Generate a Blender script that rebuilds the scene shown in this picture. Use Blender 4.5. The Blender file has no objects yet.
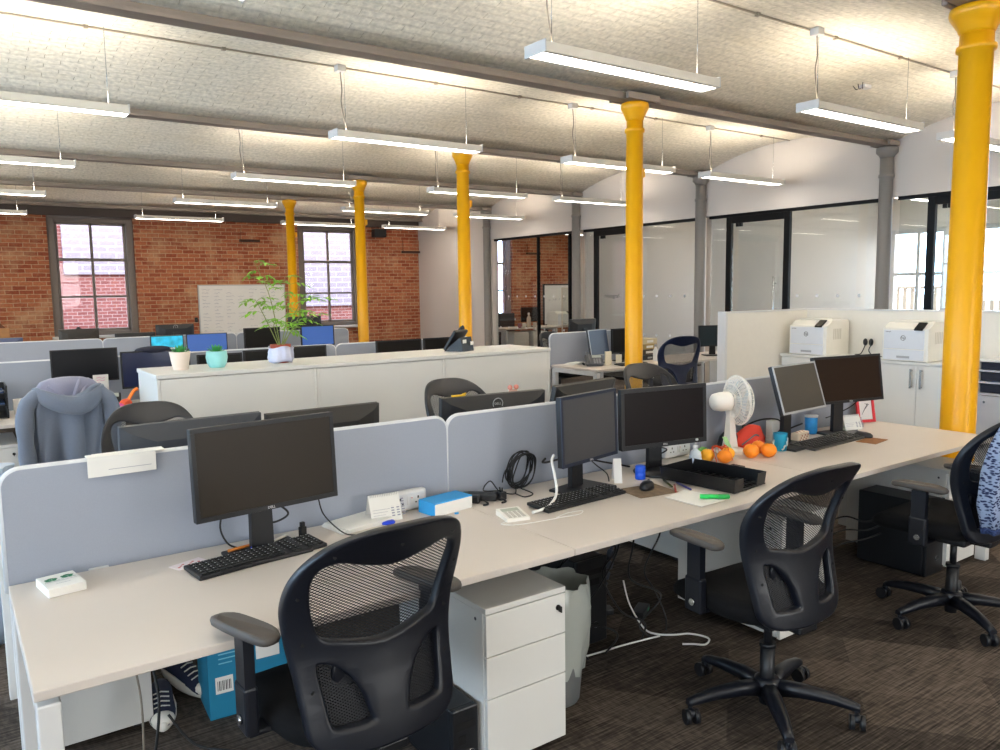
import bpy, bmesh, math, random
from mathutils import Vector, Matrix
random.seed(7)
PI = math.pi
SC = bpy.context.scene
COL = SC.collection

# ------------------------------------------------------------------ camera
cam_data = bpy.data.cameras.new('camera')
cam = bpy.data.objects.new('camera', cam_data)
COL.objects.link(cam)
_f, _phi, _p, _r, _H = 782.45, .6161, .1087, -.0145, 1.6142
cam_data.sensor_width = 36.0
cam_data.lens = 36.0 * _f / 1000.0
cam_data.clip_start = .05
cam_data.clip_end = 200
_fw = Vector((math.sin(_phi), math.cos(_phi), 0))
_rt = Vector((math.cos(_phi), -math.sin(_phi), 0))
_F = _fw * math.cos(_p) - Vector((0, 0, 1)) * math.sin(_p)
_U = _fw * math.sin(_p) + Vector((0, 0, 1)) * math.cos(_p)
_c, _s = math.cos(_r), math.sin(_r)
_R2 = _rt * _c + _U * _s
_U2 = _U * _c - _rt * _s
cam.matrix_world = Matrix(((_R2.x, _U2.x, -_F.x, 0), (_R2.y, _U2.y, -_F.y, 0), (_R2.z, _U2.z, -_F.z, _H), (0, 0, 0, 1)))
SC.camera = cam

# ------------------------------------------------------------------ world, exposure
world = bpy.data.worlds.new('sky')
SC.world = world
world.use_nodes = True
wn = world.node_tree
for n in list(wn.nodes):
    wn.nodes.remove(n)
_wo = wn.nodes.new('ShaderNodeOutputWorld')
_wb = wn.nodes.new('ShaderNodeBackground')
_wb.inputs['Color'].default_value = (.60, .80, 1.0, 1)
_wb.inputs['Strength'].default_value = 10.0
# hazy sky: blue overall, paler and warmer on the sunward side behind the camera
_tc = wn.nodes.new('ShaderNodeTexCoord'); _sp = wn.nodes.new('ShaderNodeSeparateXYZ'); _mr = wn.nodes.new('ShaderNodeMapRange')
_mr.inputs['From Min'].default_value = .1; _mr.inputs['From Max'].default_value = -.75
_mx = wn.nodes.new('ShaderNodeMix'); _mx.data_type = 'RGBA'
_mx.inputs['A'].default_value = (.50, .74, 1.0, 1); _mx.inputs['B'].default_value = (.86, .86, .84, 1)
wn.links.new(_tc.outputs['Generated'], _sp.inputs[0]); wn.links.new(_sp.outputs['Y'], _mr.inputs['Value'])
wn.links.new(_mr.outputs[0], _mx.inputs['Factor']); wn.links.new(_mx.outputs['Result'], _wb.inputs['Color'])
wn.links.new(_wb.outputs[0], _wo.inputs['Surface'])
LAMP_STRENGTH, UPLIGHT_STRENGTH = 10.0, 24.0
SC.view_settings.view_transform = 'Standard'
SC.view_settings.look = 'None'
SC.view_settings.exposure = 0.66
SC.view_settings.gamma = 1.0
SC.view_settings.use_curve_mapping = False
SC.cycles.use_denoising = True
SC.cycles.max_bounces = 10
SC.cycles.diffuse_bounces = 7
SC.cycles.transparent_max_bounces = 16
SC.cycles.caustics_reflective = False
SC.cycles.caustics_refractive = False
SC.cycles.sample_clamp_indirect = 8.0

def portal(loc, rot, sx, sy):      # tells the renderer where daylight enters; it gives no light itself
    d = bpy.data.lights.new('window_portal', 'AREA')
    d.shape = 'RECTANGLE'; d.size = sx; d.size_y = sy
    d.cycles.is_portal = True
    o = bpy.data.objects.new('window_portal', d)
    o.location = loc; o.rotation_euler = rot
    COL.objects.link(o)

# ------------------------------------------------------------------ materials
def hx(h, a=1.0):
    h = h.lstrip('#')
    v = [int(h[i:i + 2], 16) / 255 for i in (0, 2, 4)]
    return tuple((c / 12.92 if c <= .04045 else ((c + .055) / 1.055) ** 2.4) for c in v) + (a,)
MATS = {}
def mat(name, col, rough=.5, metal=0.0, noise=0.0, scale=20.0, bump=0.0, bscale=200.0, spec=.5, emit=None, estr=0.0, sheen=0.0, trans=0.0):
    if name in MATS:
        return MATS[name]
    m = bpy.data.materials.new(name); m.use_nodes = True
    nt = m.node_tree; b = nt.nodes['Principled BSDF']
    c = hx(col) if isinstance(col, str) else col
    b.inputs['Base Color'].default_value = c
    b.inputs['Roughness'].default_value = rough
    b.inputs['Metallic'].default_value = metal
    b.inputs['Specular IOR Level'].default_value = spec
    if sheen:
        b.inputs['Sheen Weight'].default_value = sheen
    if trans:
        b.inputs['Transmission Weight'].default_value = trans
    tc = nt.nodes.new('ShaderNodeTexCoord')
    n = nt.nodes.new('ShaderNodeTexNoise'); n.inputs['Scale'].default_value = scale
    n.inputs['Detail'].default_value = 4
    nt.links.new(tc.outputs['Object'], n.inputs['Vector'])
    nz = max(noise, .03)
    mx = nt.nodes.new('ShaderNodeMix'); mx.data_type = 'RGBA'
    mx.inputs['A'].default_value = tuple(x * (1 - nz) for x in c[:3]) + (1,)
    mx.inputs['B'].default_value = tuple(min(1, x * (1 + nz)) for x in c[:3]) + (1,)
    nt.links.new(n.outputs['Fac'], mx.inputs['Factor'])
    nt.links.new(mx.outputs['Result'], b.inputs['Base Color'])
    if bump:
        n2 = nt.nodes.new('ShaderNodeTexNoise'); n2.inputs['Scale'].default_value = bscale
        nt.links.new(tc.outputs['Object'], n2.inputs['Vector'])
        bp = nt.nodes.new('ShaderNodeBump'); bp.inputs['Strength'].default_value = bump
        bp.inputs['Distance'].default_value = .002
        nt.links.new(n2.outputs['Fac'], bp.inputs['Height'])
        nt.links.new(bp.outputs['Normal'], b.inputs['Normal'])
    if emit:
        b.inputs['Emission Color'].default_value = hx(emit) if isinstance(emit, str) else emit
        b.inputs['Emission Strength'].default_value = estr
        if noise > .3: nt.links.new(mx.outputs['Result'], b.inputs['Emission Color'])
    MATS[name] = m
    return m

def glass_mat(name, tint, refl=.06, rough=.0):
    m = bpy.data.materials.new(name); m.use_nodes = True
    nt = m.node_tree
    for n in list(nt.nodes): nt.nodes.remove(n)
    o = nt.nodes.new('ShaderNodeOutputMaterial')
    t = nt.nodes.new('ShaderNodeBsdfTransparent'); t.inputs[0].default_value = tint
    g = nt.nodes.new('ShaderNodeBsdfGlossy'); g.inputs['Roughness'].default_value = rough
    f = nt.nodes.new('ShaderNodeLayerWeight'); f.inputs['Blend'].default_value = .5
    q = nt.nodes.new('ShaderNodeMath'); q.operation = 'POWER'; q.inputs[1].default_value = 4.0
    nt.links.new(f.outputs['Facing'], q.inputs[0])
    a = nt.nodes.new('ShaderNodeMath'); a.operation = 'MULTIPLY_ADD'
    a.inputs[1].default_value = .6; a.inputs[2].default_value = refl * .6; a.use_clamp = True
    mx = nt.nodes.new('ShaderNodeMixShader')
    nt.links.new(q.outputs[0], a.inputs[0]); nt.links.new(a.outputs[0], mx.inputs[0])
    nt.links.new(t.outputs[0], mx.inputs[1]); nt.links.new(g.outputs[0], mx.inputs[2])
    nt.links.new(mx.outputs[0], o.inputs['Surface'])
    MATS[name] = m
    return m

def brick_mat(name, c1, c2, mortar, bw=.23, rh=.0866, msz=.010, uv=False, bump=.5, blot=None, blot_amt=.5, squash=.25, rough=.85):
    """brick courses; uv True reads the mesh's UV map in metres, else object x/z"""
    m = bpy.data.materials.new(name); m.use_nodes = True
    nt = m.node_tree; b = nt.nodes['Principled BSDF']; L = nt.links.new
    b.inputs['Roughness'].default_value = rough
    tc = nt.nodes.new('ShaderNodeTexCoord')
    if uv:
        vec = tc.outputs['UV']
    else:
        sp = nt.nodes.new('ShaderNodeSeparateXYZ'); cb = nt.nodes.new('ShaderNodeCombineXYZ')
        ad = nt.nodes.new('ShaderNodeMath'); ad.operation = 'ADD'
        L(tc.outputs['Object'], sp.inputs[0]); L(sp.outputs['X'], ad.inputs[0]); L(sp.outputs['Y'], ad.inputs[1])
        L(ad.outputs[0], cb.inputs['X']); L(sp.outputs['Z'], cb.inputs['Y'])
        vec = cb.outputs[0]
    br = nt.nodes.new('ShaderNodeTexBrick')
    br.inputs['Scale'].default_value = 1.0
    br.inputs['Brick Width'].default_value = bw; br.inputs['Row Height'].default_value = rh
    br.inputs['Mortar Size'].default_value = msz; br.inputs['Mortar Smooth'].default_value = .35
    br.inputs['Color1'].default_value = hx(c1); br.inputs['Color2'].default_value = hx(c2)
    br.inputs['Mortar'].default_value = hx(mortar)
    br.inputs['Bias'].default_value = -.1
    nw = nt.nodes.new('ShaderNodeTexNoise'); nw.inputs['Scale'].default_value = 9
    L(vec, nw.inputs['Vector'])
    va = nt.nodes.new('ShaderNodeVectorMath'); va.operation = 'MULTIPLY_ADD'
    va.inputs[1].default_value = (.022, .016, 0)
    L(nw.outputs['Color'], va.inputs[0]); L(vec, va.inputs[2])
    L(va.outputs[0], br.inputs['Vector'])
    col = br.outputs['Color']
    n1 = nt.nodes.new('ShaderNodeTexNoise'); n1.inputs['Scale'].default_value = 25; n1.inputs['Detail'].default_value = 5
    L(vec, n1.inputs['Vector'])
    rp = nt.nodes.new('ShaderNodeMapRange'); rp.inputs['From Min'].default_value = .3; rp.inputs['From Max'].default_value = .7
    rp.inputs['To Min'].default_value = .82; rp.inputs['To Max'].default_value = 1.15
    L(n1.outputs['Fac'], rp.inputs['Value'])
    mu = nt.nodes.new('ShaderNodeMix'); mu.data_type = 'RGBA'; mu.blend_type = 'MULTIPLY'; mu.inputs['Factor'].default_value = 1
    L(col, mu.inputs['A']); L(rp.outputs[0], mu.inputs['B'])
    col = mu.outputs['Result']
    if blot:
        n3 = nt.nodes.new('ShaderNodeTexNoise'); n3.inputs['Scale'].default_value = 1.3; n3.inputs['Detail'].default_value = 9; n3.inputs['Roughness'].default_value = .68
        L(vec, n3.inputs['Vector'])
        r3 = nt.nodes.new('ShaderNodeMapRange'); r3.inputs['From Min'].default_value = .5; r3.inputs['From Max'].default_value = .72
        r3.inputs['To Max'].default_value = blot_amt
        L(n3.outputs['Fac'], r3.inputs['Value'])
        m3 = nt.nodes.new('ShaderNodeMix'); m3.data_type = 'RGBA'
        L(r3.outputs[0], m3.inputs['Factor']); L(col, m3.inputs['A']); m3.inputs['B'].default_value = hx(blot)
        col = m3.outputs['Result']
    L(col, b.inputs['Base Color'])
    if bump:
        h = nt.nodes.new('ShaderNodeMath'); h.operation = 'MULTIPLY_ADD'; h.inputs[1].default_value = -1.0
        L(br.outputs['Fac'], h.inputs[0])
        hs = nt.nodes.new('ShaderNodeMath'); hs.operation = 'MULTIPLY'; hs.inputs[1].default_value = .55
        L(n1.outputs['Fac'], hs.inputs[0]); L(hs.outputs[0], h.inputs[2])
        bp = nt.nodes.new('ShaderNodeBump'); bp.inputs['Strength'].default_value = bump; bp.inputs['Distance'].default_value = .012
        L(h.outputs[0], bp.inputs['Height']); L(bp.outputs['Normal'], b.inputs['Normal'])
    MATS[name] = m
    return m

def weave_mat(name, col, pitch=.0075, hole=.50):
    """woven mesh with see-through holes, in object x/z"""
    m = bpy.data.materials.new(name); m.use_nodes = True
    nt = m.node_tree; L = nt.links.new
    b = nt.nodes['Principled BSDF']; b.inputs['Base Color'].default_value = hx(col); b.inputs['Roughness'].default_value = .6
    tc = nt.nodes.new('ShaderNodeTexCoord'); sp = nt.nodes.new('ShaderNodeSeparateXYZ'); L(tc.outputs['Object'], sp.inputs[0])
    def wave(k1, k2):
        a = nt.nodes.new('ShaderNodeMath'); a.operation = 'MULTIPLY'; a.inputs[1].default_value = k1; L(sp.outputs['X'], a.inputs[0])
        c = nt.nodes.new('ShaderNodeMath'); c.operation = 'MULTIPLY_ADD'; c.inputs[1].default_value = k2; L(sp.outputs['Z'], c.inputs[0]); L(a.outputs[0], c.inputs[2])
        s = nt.nodes.new('ShaderNodeMath'); s.operation = 'SINE'; L(c.outputs[0], s.inputs[0]); return s
    k = 2 * PI / pitch
    w1, w2 = wave(k * .5, k * .8), wave(-k * .5, k * .8)
    ad = nt.nodes.new('ShaderNodeMath'); ad.operation = 'ADD'; L(w1.outputs[0], ad.inputs[0]); L(w2.outputs[0], ad.inputs[1])
    gt = nt.nodes.new('ShaderNodeMath'); gt.operation = 'GREATER_THAN'; gt.inputs[1].default_value = 1 - 2 * hole; L(ad.outputs[0], gt.inputs[0])
    t = nt.nodes.new('ShaderNodeBsdfTransparent'); mx = nt.nodes.new('ShaderNodeMixShader')
    L(gt.outputs[0], mx.inputs[0]); L(b.outputs[0], mx.inputs[1]); L(t.outputs[0], mx.inputs[2])
    L(mx.outputs[0], nt.nodes['Material Output'].inputs['Surface'])
    MATS[name] = m
    return m

def carpet_mat():
    m = bpy.data.materials.new('carpet_planks'); m.use_nodes = True
    nt = m.node_tree; L = nt.links.new; b = nt.nodes['Principled BSDF']
    b.inputs['Roughness'].default_value = .95; b.inputs['Specular IOR Level'].default_value = .15
    tc = nt.nodes.new('ShaderNodeTexCoord')
    mp = nt.nodes.new('ShaderNodeMapping'); mp.inputs['Rotation'].default_value = (0, 0, math.radians(52))
    L(tc.outputs['Object'], mp.inputs['Vector'])
    br = nt.nodes.new('ShaderNodeTexBrick'); br.inputs['Scale'].default_value = 1
    br.inputs['Brick Width'].default_value = 1.0; br.inputs['Row Height'].default_value = .25
    br.inputs['Mortar Size'].default_value = .002
    br.inputs['Color1'].default_value = (0, 0, 0, 1); br.inputs['Color2'].default_value = (1, 1, 1, 1); br.inputs['Mortar'].default_value = (.3, .3, .3, 1)
    L(mp.outputs[0], br.inputs['Vector'])
    def streak(rot, sx, sy):
        p = nt.nodes.new('ShaderNodeMapping'); p.inputs['Rotation'].default_value = (0, 0, math.radians(rot)); p.inputs['Scale'].default_value = (sx, sy, 1)
        L(tc.outputs['Object'], p.inputs['Vector'])
        n = nt.nodes.new('ShaderNodeTexNoise'); n.inputs['Scale'].default_value = 1; n.inputs['Detail'].default_value = 3
        L(p.outputs[0], n.inputs['Vector']); return n
    sa, sb = streak(52, 6, 150), streak(52, 60, 18)
    mixn = nt.nodes.new('ShaderNodeMix'); mixn.data_type = 'FLOAT'; mixn.inputs['Factor'].default_value = .3
    L(sa.outputs['Fac'], mixn.inputs['A']); L(sb.outputs['Fac'], mixn.inputs['B'])
    ad = nt.nodes.new('ShaderNodeMath'); ad.operation = 'MULTIPLY_ADD'; ad.inputs[1].default_value = .16
    sp = nt.nodes.new('ShaderNodeSeparateColor'); L(br.outputs['Color'], sp.inputs[0])
    L(sp.outputs[0], ad.inputs[0]); L(mixn.outputs['Result'], ad.inputs[2])
    cr = nt.nodes.new('ShaderNodeValToRGB')
    cr.color_ramp.elements[0].position = .38; cr.color_ramp.elements[0].color = hx('#211d1a')
    cr.color_ramp.elements[1].position = .78; cr.color_ramp.elements[1].color = hx('#6e635a')
    e = cr.color_ramp.elements.new(.56); e.color = hx('#443c36')
    L(ad.outputs[0], cr.inputs['Fac']); L(cr.outputs['Color'], b.inputs['Base Color'])
    bp = nt.nodes.new('ShaderNodeBump'); bp.inputs['Strength'].default_value = .3; bp.inputs['Distance'].default_value = .004
    L(sa.outputs['Fac'], bp.inputs['Height']); L(bp.outputs['Normal'], b.inputs['Normal'])
    MATS['carpet'] = m
    return m

def knit_mat(name, ca, cb, scale):
    m = bpy.data.materials.new(name); m.use_nodes = True
    nt = m.node_tree; L = nt.links.new; b = nt.nodes['Principled BSDF']; b.inputs['Roughness'].default_value = .9
    tc = nt.nodes.new('ShaderNodeTexCoord')
    v = nt.nodes.new('ShaderNodeTexVoronoi'); v.inputs['Scale'].default_value = scale
    mp = nt.nodes.new('ShaderNodeMapping'); mp.inputs['Scale'].default_value = (.6, .6, 1.4)
    L(tc.outputs['Object'], mp.inputs['Vector']); L(mp.outputs[0], v.inputs['Vector'])
    cr = nt.nodes.new('ShaderNodeValToRGB'); cr.color_ramp.elements[0].position = .35; cr.color_ramp.elements[1].position = .55
    cr.color_ramp.elements[0].color = hx(ca); cr.color_ramp.elements[1].color = hx(cb)
    L(v.outputs['Distance'], cr.inputs['Fac']); L(cr.outputs['Color'], b.inputs['Base Color'])
    MATS[name] = m
    return m

white_lam = mat('white_laminate', '#ece7de', .38, noise=.02, scale=6)
desk_lam = mat('desk_laminate', '#cfc6be', .42, noise=.02, scale=5)
white_metal = mat('white_metal', '#d6d6d6', .35)
cab_white = mat('cabinet_white', '#e0dfdb', .4, noise=.015, scale=4)
screen_fab = mat('screen_fabric', '#9ba2b0', .9, noise=.05, scale=300, bump=.2, bscale=600, sheen=.2)
screen_trim = mat('screen_trim', '#d5d8dc', .5)
black_pl = mat('black_plastic', '#17181c', .42, noise=.08)
chair_pl = mat('chair_plastic', '#11141d', .38, noise=.06, bump=.06, bscale=900)
chair_fab = mat('chair_fabric', '#0b0b0e', .92, noise=.2, scale=400, bump=.4, bscale=700, spec=.25)
pad_pl = mat('arm_pad_rubber', '#4a4542', .6, noise=.05)
key_pl = mat('key_black', '#141518', .5)
panel_dark = mat('panel_dark_reflection', '#2c2620', .4, noise=.02, spec=.25)  # brown of the reflected ceiling is put into this screen colour
panel_brown = mat('panel_brown', '#2c2017', .3)
chrome = mat('steel', '#b9bcc0', .25, metal=1.0)
wire_blk = mat('cable_black', '#101114', .5)
wire_wht = mat('cable_white', '#eeeeec', .5)
wall_white = mat('wall_paint', '#d2cbc6', .85, noise=.02, scale=1.5)
beam_grey = mat('beam_paint', '#978b83', .6, noise=.05, scale=5)
col_yellow = mat('yellow_paint', '#f3b010', .32, noise=.03, scale=8)
col_grey = mat('grey_paint', '#8a8581', .5, noise=.04, scale=8)
frame_grey = mat('window_paint', '#7b726c', .5, noise=.05)
frame_blk = mat('frame_black', '#08080a', .5, spec=.2)
paper = mat('paper', '#e6e5e1', .8)
lamp_white = mat('lamp_white', '#efeae0', .45)
lamp_on = mat('lamp_diffuser', '#ffffff', .5, emit=(1, .925, .82, 1), estr=LAMP_STRENGTH)
lamp_up = mat('lamp_uplight', '#ffffff', .5, emit=(1, .90, .76, 1), estr=UPLIGHT_STRENGTH)
carpet = carpet_mat()
mesh_weave = weave_mat('mesh_weave', '#14161c', .0068, .40)
dense_weave = weave_mat('dense_weave', '#12131a', .0060, .22)
clear_glass = glass_mat('pane_glass', (.93, .95, .95, 1), .06)
door_glass = glass_mat('door_glass', (.86, .89, .89, 1), .10)
win_glass = glass_mat('window_glass', (.97, .97, 1, 1), .02)
brick_red = brick_mat('red_brick', '#93492f', '#b9734f', '#bd9a7c', bw=.225, rh=.079, msz=.008, blot='#cfae8a', blot_amt=.75)
brick_cream = brick_mat('painted_brick_vault', '#f1eadc', '#ece5d6', '#e9e2d3', bw=.24, rh=.08, msz=.010, uv=True, bump=.6, blot='#e2d6ba', blot_amt=.4, rough=.7)
brick_out = brick_mat('neighbour_brick', '#5e2c2a', '#6e3c38', '#7c6a6a', bump=.2)
brick_out_w = brick_mat('neighbour_white_brick', '#6d6570', '#726a75', '#85808a', bump=.2, bw=.4, rh=.16, msz=.02)

# ------------------------------------------------------------------ mesh helpers
class MB:
    def __init__(s):
        s.bm = bmesh.new(); s.mi = 0
    def _mark(s, n0):
        s.bm.faces.ensure_lookup_table()
        for f in s.bm.faces[n0:]: f.material_index = s.mi
    def box(s, x0, x1, y0, y1, z0, z1, bev=0.0, M=None, seg=2):
        n0 = len(s.bm.faces)
        t = bmesh.new()
        r = bmesh.ops.create_cube(t, size=1)
        for v in t.verts:
            v.co = Vector(((x0 + x1) / 2 + v.co.x * (x1 - x0), (y0 + y1) / 2 + v.co.y * (y1 - y0), (z0 + z1) / 2 + v.co.z * (z1 - z0)))
        if bev:
            bmesh.ops.bevel(t, geom=list(t.edges), offset=bev, segments=seg, affect='EDGES', profile=.5)
        s._add(t, M); s._mark(n0); return s
    def _add(s, t, M=None):
        mp = {}
        for v in t.verts:
            mp[v] = s.bm.verts.new(M @ v.co if M else v.co)
        for f in t.faces:
            try:
                nf = s.bm.faces.new([mp[v] for v in f.verts]); nf.smooth = f.smooth
            except ValueError:
                pass
        t.free()
    def cyl(s, p0, p1, r0, r1=None, seg=16, caps=True, smooth=True):
        r1 = r0 if r1 is None else r1
        n0 = len(s.bm.faces)
        p0, p1 = Vector(p0), Vector(p1); d = (p1 - p0).normalized()
        a = d.orthogonal().normalized(); b = d.cross(a)
        A = [s.bm.verts.new(p0 + (a * math.cos(2 * PI * i / seg) + b * math.sin(2 * PI * i / seg)) * r0) for i in range(seg)]
        B = [s.bm.verts.new(p1 + (a * math.cos(2 * PI * i / seg) + b * math.sin(2 * PI * i / seg)) * r1) for i in range(seg)]
        for i in range(seg):
            f = s.bm.faces.new((A[i], A[(i + 1) % seg], B[(i + 1) % seg], B[i])); f.smooth = smooth
        if caps:
            s.bm.faces.new(A[::-1]); s.bm.faces.new(B)
        s._mark(n0); return s
    def lathe(s, prof, c=(0, 0, 0), seg=24, M=None, sx=1.0, sy=1.0):
        """prof: (r, z) from bottom to top"""
        n0 = len(s.bm.faces); c = Vector(c); rings = []
        T = (lambda p: M @ p) if M else (lambda p: p)
        for r, z in prof:
            if r < 1e-5:
                rings.append([s.bm.verts.new(T(c + Vector((0, 0, z))))])
            else:
                rings.append([s.bm.verts.new(T(c + Vector((r * sx * math.cos(2 * PI * i / seg), r * sy * math.sin(2 * PI * i / seg), z)))) for i in range(seg)])
        for A, B in zip(rings[:-1], rings[1:]):
            for i in range(seg):
                j = (i + 1) % seg
                if len(A) == 1 and len(B) == 1: continue
                if len(A) == 1: f = s.bm.faces.new((A[0], B[j], B[i])) if False else s.bm.faces.new((A[0], B[i], B[j])[::-1])
                elif len(B) == 1: f = s.bm.faces.new((A[i], A[j], B[0]))
                else: f = s.bm.faces.new((A[i], A[j], B[j], B[i]))
                f.smooth = True
        if len(rings[0]) > 1: s.bm.faces.new(rings[0][::-1])
        if len(rings[-1]) > 1: s.bm.faces.new(rings[-1])
        s._mark(n0); return s
    def sph(s, c, r, M=None, seg=16, sc=(1, 1, 1)):
        n0 = len(s.bm.faces); t = bmesh.new()
        bmesh.ops.create_uvsphere(t, u_segments=seg, v_segments=max(6, seg // 2), radius=1)
        for v in t.verts: v.co = Vector((v.co.x * r * sc[0], v.co.y * r * sc[1], v.co.z * r * sc[2]))
        for f in t.faces: f.smooth = True
        if M is None: M = Matrix.Translation(Vector(c))
        else: M = Matrix.Translation(Vector(c)) @ M
        s._add(t, M); s._mark(n0); return s
    def tube(s, pts, r, seg=8, caps=True):
        n0 = len(s.bm.faces); pts = [Vector(p) for p in pts]
        rs = r if isinstance(r, (list, tuple)) else [r] * len(pts)
        rings = []; a = None
        for i, p in enumerate(pts):
            d = (pts[min(i + 1, len(pts) - 1)] - pts[max(i - 1, 0)])
            d = d.normalized() if d.length > 1e-9 else Vector((0, 0, 1))
            if a is None: a = d.orthogonal().normalized()
            a = (a - d * a.dot(d))
            a = a.normalized() if a.length > 1e-6 else d.orthogonal().normalized()
            b = d.cross(a)
            rings.append([s.bm.verts.new(p + (a * math.cos(2 * PI * k / seg) + b * math.sin(2 * PI * k / seg)) * rs[i]) for k in range(seg)])
        for A, B in zip(rings[:-1], rings[1:]):
            for k in range(seg):
                f = s.bm.faces.new((A[k], A[(k + 1) % seg], B[(k + 1) % seg], B[k])); f.smooth = True
        if caps:
            s.bm.faces.new(rings[0][::-1]); s.bm.faces.new(rings[-1])
        s._mark(n0); return s
    def loft(s, rings, caps=True, smooth=True, closed=True):
        n0 = len(s.bm.faces)
        R = [[s.bm.verts.new(Vector(p)) for p in ring] for ring in rings]
        n = len(R[0])
        for A, B in zip(R[:-1], R[1:]):
            for k in range(n if closed else n - 1):
                f = s.bm.faces.new((A[k], A[(k + 1) % n], B[(k + 1) % n], B[k])); f.smooth = smooth
        if caps and closed:
            s.bm.faces.new(R[0][::-1]); s.bm.faces.new(R[-1])
        s._mark(n0); return s
    def prism(s, poly, y0, y1, axis='y', M=None):
        """poly in (a, b); extruded along axis: y -> (a, ., b), x -> (., a, b), z -> (a, b, .)"""
        n0 = len(s.bm.faces)
        def P(a, b, t):
            p = Vector((a, t, b)) if axis == 'y' else Vector((t, a, b)) if axis == 'x' else Vector((a, b, t))
            return M @ p if M else p
        A = [s.bm.verts.new(P(a, b, y0)) for a, b in poly]; B = [s.bm.verts.new(P(a, b, y1)) for a, b in poly]
        n = len(A)
        for i in range(n): s.bm.faces.new((A[i], A[(i + 1) % n], B[(i + 1) % n], B[i]))
        s.bm.faces.new(A[::-1]); s.bm.faces.new(B)
        s._mark(n0); return s
    def quad(s, a, b, c, d):
        n0 = len(s.bm.faces)
        s.bm.faces.new([s.bm.verts.new(Vector(p)) for p in (a, b, c, d)]); s._mark(n0); return s
    def build(s, name, m, parent=None, loc=None, rz=None, solid=0.0, bevel=0.0, fix=True):
        if fix: bmesh.ops.recalc_face_normals(s.bm, faces=list(s.bm.faces))
        me = bpy.data.meshes.new(name); s.bm.to_mesh(me); s.bm.free()
        for x in (m if isinstance(m, (list, tuple)) else [m]): me.materials.append(x)
        o = bpy.data.objects.new(name, me); COL.objects.link(o)
        if parent is not None: o.parent = parent
        if loc is not None: o.location = loc
        if rz is not None: o.rotation_euler = (0, 0, rz)
        if solid:
            md = o.modifiers.new('solid', 'SOLIDIFY'); md.thickness = solid
        return o

def tag(o, label, cat, group=None, kind=None):
    o['label'] = label; o['category'] = cat
    if group: o['group'] = group
    if kind: o['kind'] = kind
    return o
def thing(name, label, cat, loc=(0, 0, 0), rz=0.0, group=None):
    o = bpy.data.objects.new(name, None); COL.objects.link(o)
    o.empty_display_size = .1
    o.location = loc; o.rotation_euler = (0, 0, rz)
    return tag(o, label, cat, group)
def struct(o, label=None):
    o['kind'] = 'structure'
    if label: o['label'] = label
    return o
def kids(o):
    return [c for c in list(COL.objects) if c.parent == o]
def dup(root, loc, rz, label, group=None):
    r = root.copy(); COL.objects.link(r); r.location = loc; r.rotation_euler = (0, 0, rz); r['label'] = label
    if group: r['group'] = group
    def rec(src, dst):
        for ch in kids(src):
            c = ch.copy(); COL.objects.link(c); c.parent = dst
            rec(ch, c)
    rec(root, r)
    return r
def smooth_pts(pts, n=6):
    """Catmull-Rom through the points"""
    P = [Vector(p) for p in pts]; out = []
    for i in range(len(P) - 1):
        p0, p1, p2, p3 = P[max(i - 1, 0)], P[i], P[i + 1], P[min(i + 2, len(P) - 1)]
        for k in range(n):
            t = k / n
            out.append(.5 * ((2 * p1) + (p2 - p0) * t + (2 * p0 - 5 * p1 + 4 * p2 - p3) * t * t + (3 * p1 - p0 - 3 * p2 + p3) * t ** 3))
    out.append(P[-1]); return out
def closed_pts(pts, n=6):
    P = [Vector(p) for p in pts]; N = len(P); out = []
    for i in range(N):
        p0, p1, p2, p3 = P[i - 1], P[i], P[(i + 1) % N], P[(i + 2) % N]
        for k in range(n):
            t = k / n
            out.append(.5 * ((2 * p1) + (p2 - p0) * t + (2 * p0 - 5 * p1 + 4 * p2 - p3) * t * t + (3 * p1 - p0 - 3 * p2 + p3) * t ** 3))
    return out
def curve_mesh(loops, extrude, bevel, res=2):
    """closed 2D loops (first outer, others holes) filled, as a bmesh lying in x/y with thickness in z"""
    cu = bpy.data.curves.new('outline', 'CURVE'); cu.dimensions = '2D'; cu.fill_mode = 'BOTH'
    cu.extrude = extrude; cu.bevel_depth = bevel; cu.bevel_resolution = res
    for lp in loops:
        sp = cu.splines.new('POLY'); sp.points.add(len(lp) - 1)
        for q, p in zip(sp.points, lp): q.co = (p[0], p[1], 0, 1)
        sp.use_cyclic_u = True
    ob = bpy.data.objects.new('outline', cu); COL.objects.link(ob)
    dg = bpy.context.evaluated_depsgraph_get(); dg.update()
    me = bpy.data.meshes.new_from_object(ob.evaluated_get(dg))
    bm = bmesh.new(); bm.from_mesh(me)
    bmesh.ops.remove_doubles(bm, verts=bm.verts, dist=1e-5)
    bpy.data.objects.remove(ob); bpy.data.curves.remove(cu); bpy.data.meshes.remove(me)
    return bm
def text_obj(name, s, size, m, parent, M, depth=.0004, align='CENTER'):
    cu = bpy.data.curves.new('letters', 'FONT'); cu.body = s; cu.size = size; cu.extrude = depth; cu.align_x = align; cu.align_y = 'CENTER'
    ob = bpy.data.objects.new('letters', cu); COL.objects.link(ob)
    dg = bpy.context.evaluated_depsgraph_get(); dg.update()
    me = bpy.data.meshes.new_from_object(ob.evaluated_get(dg))
    bpy.data.objects.remove(ob); bpy.data.curves.remove(cu)
    me.transform(M)
    me.materials.clear(); me.materials.append(m)
    o = bpy.data.objects.new(name, me); COL.objects.link(o); o.parent = parent
    return o
def RM(rx=0, ry=0, rz=0, loc=(0, 0, 0)):
    return Matrix.Translation(Vector(loc)) @ Matrix.Rotation(rz, 4, 'Z') @ Matrix.Rotation(ry, 4, 'Y') @ Matrix.Rotation(rx, 4, 'X')
FRONT = Matrix.Rotation(PI / 2, 4, 'X')        # text lying in x/y turned to face -y
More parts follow.
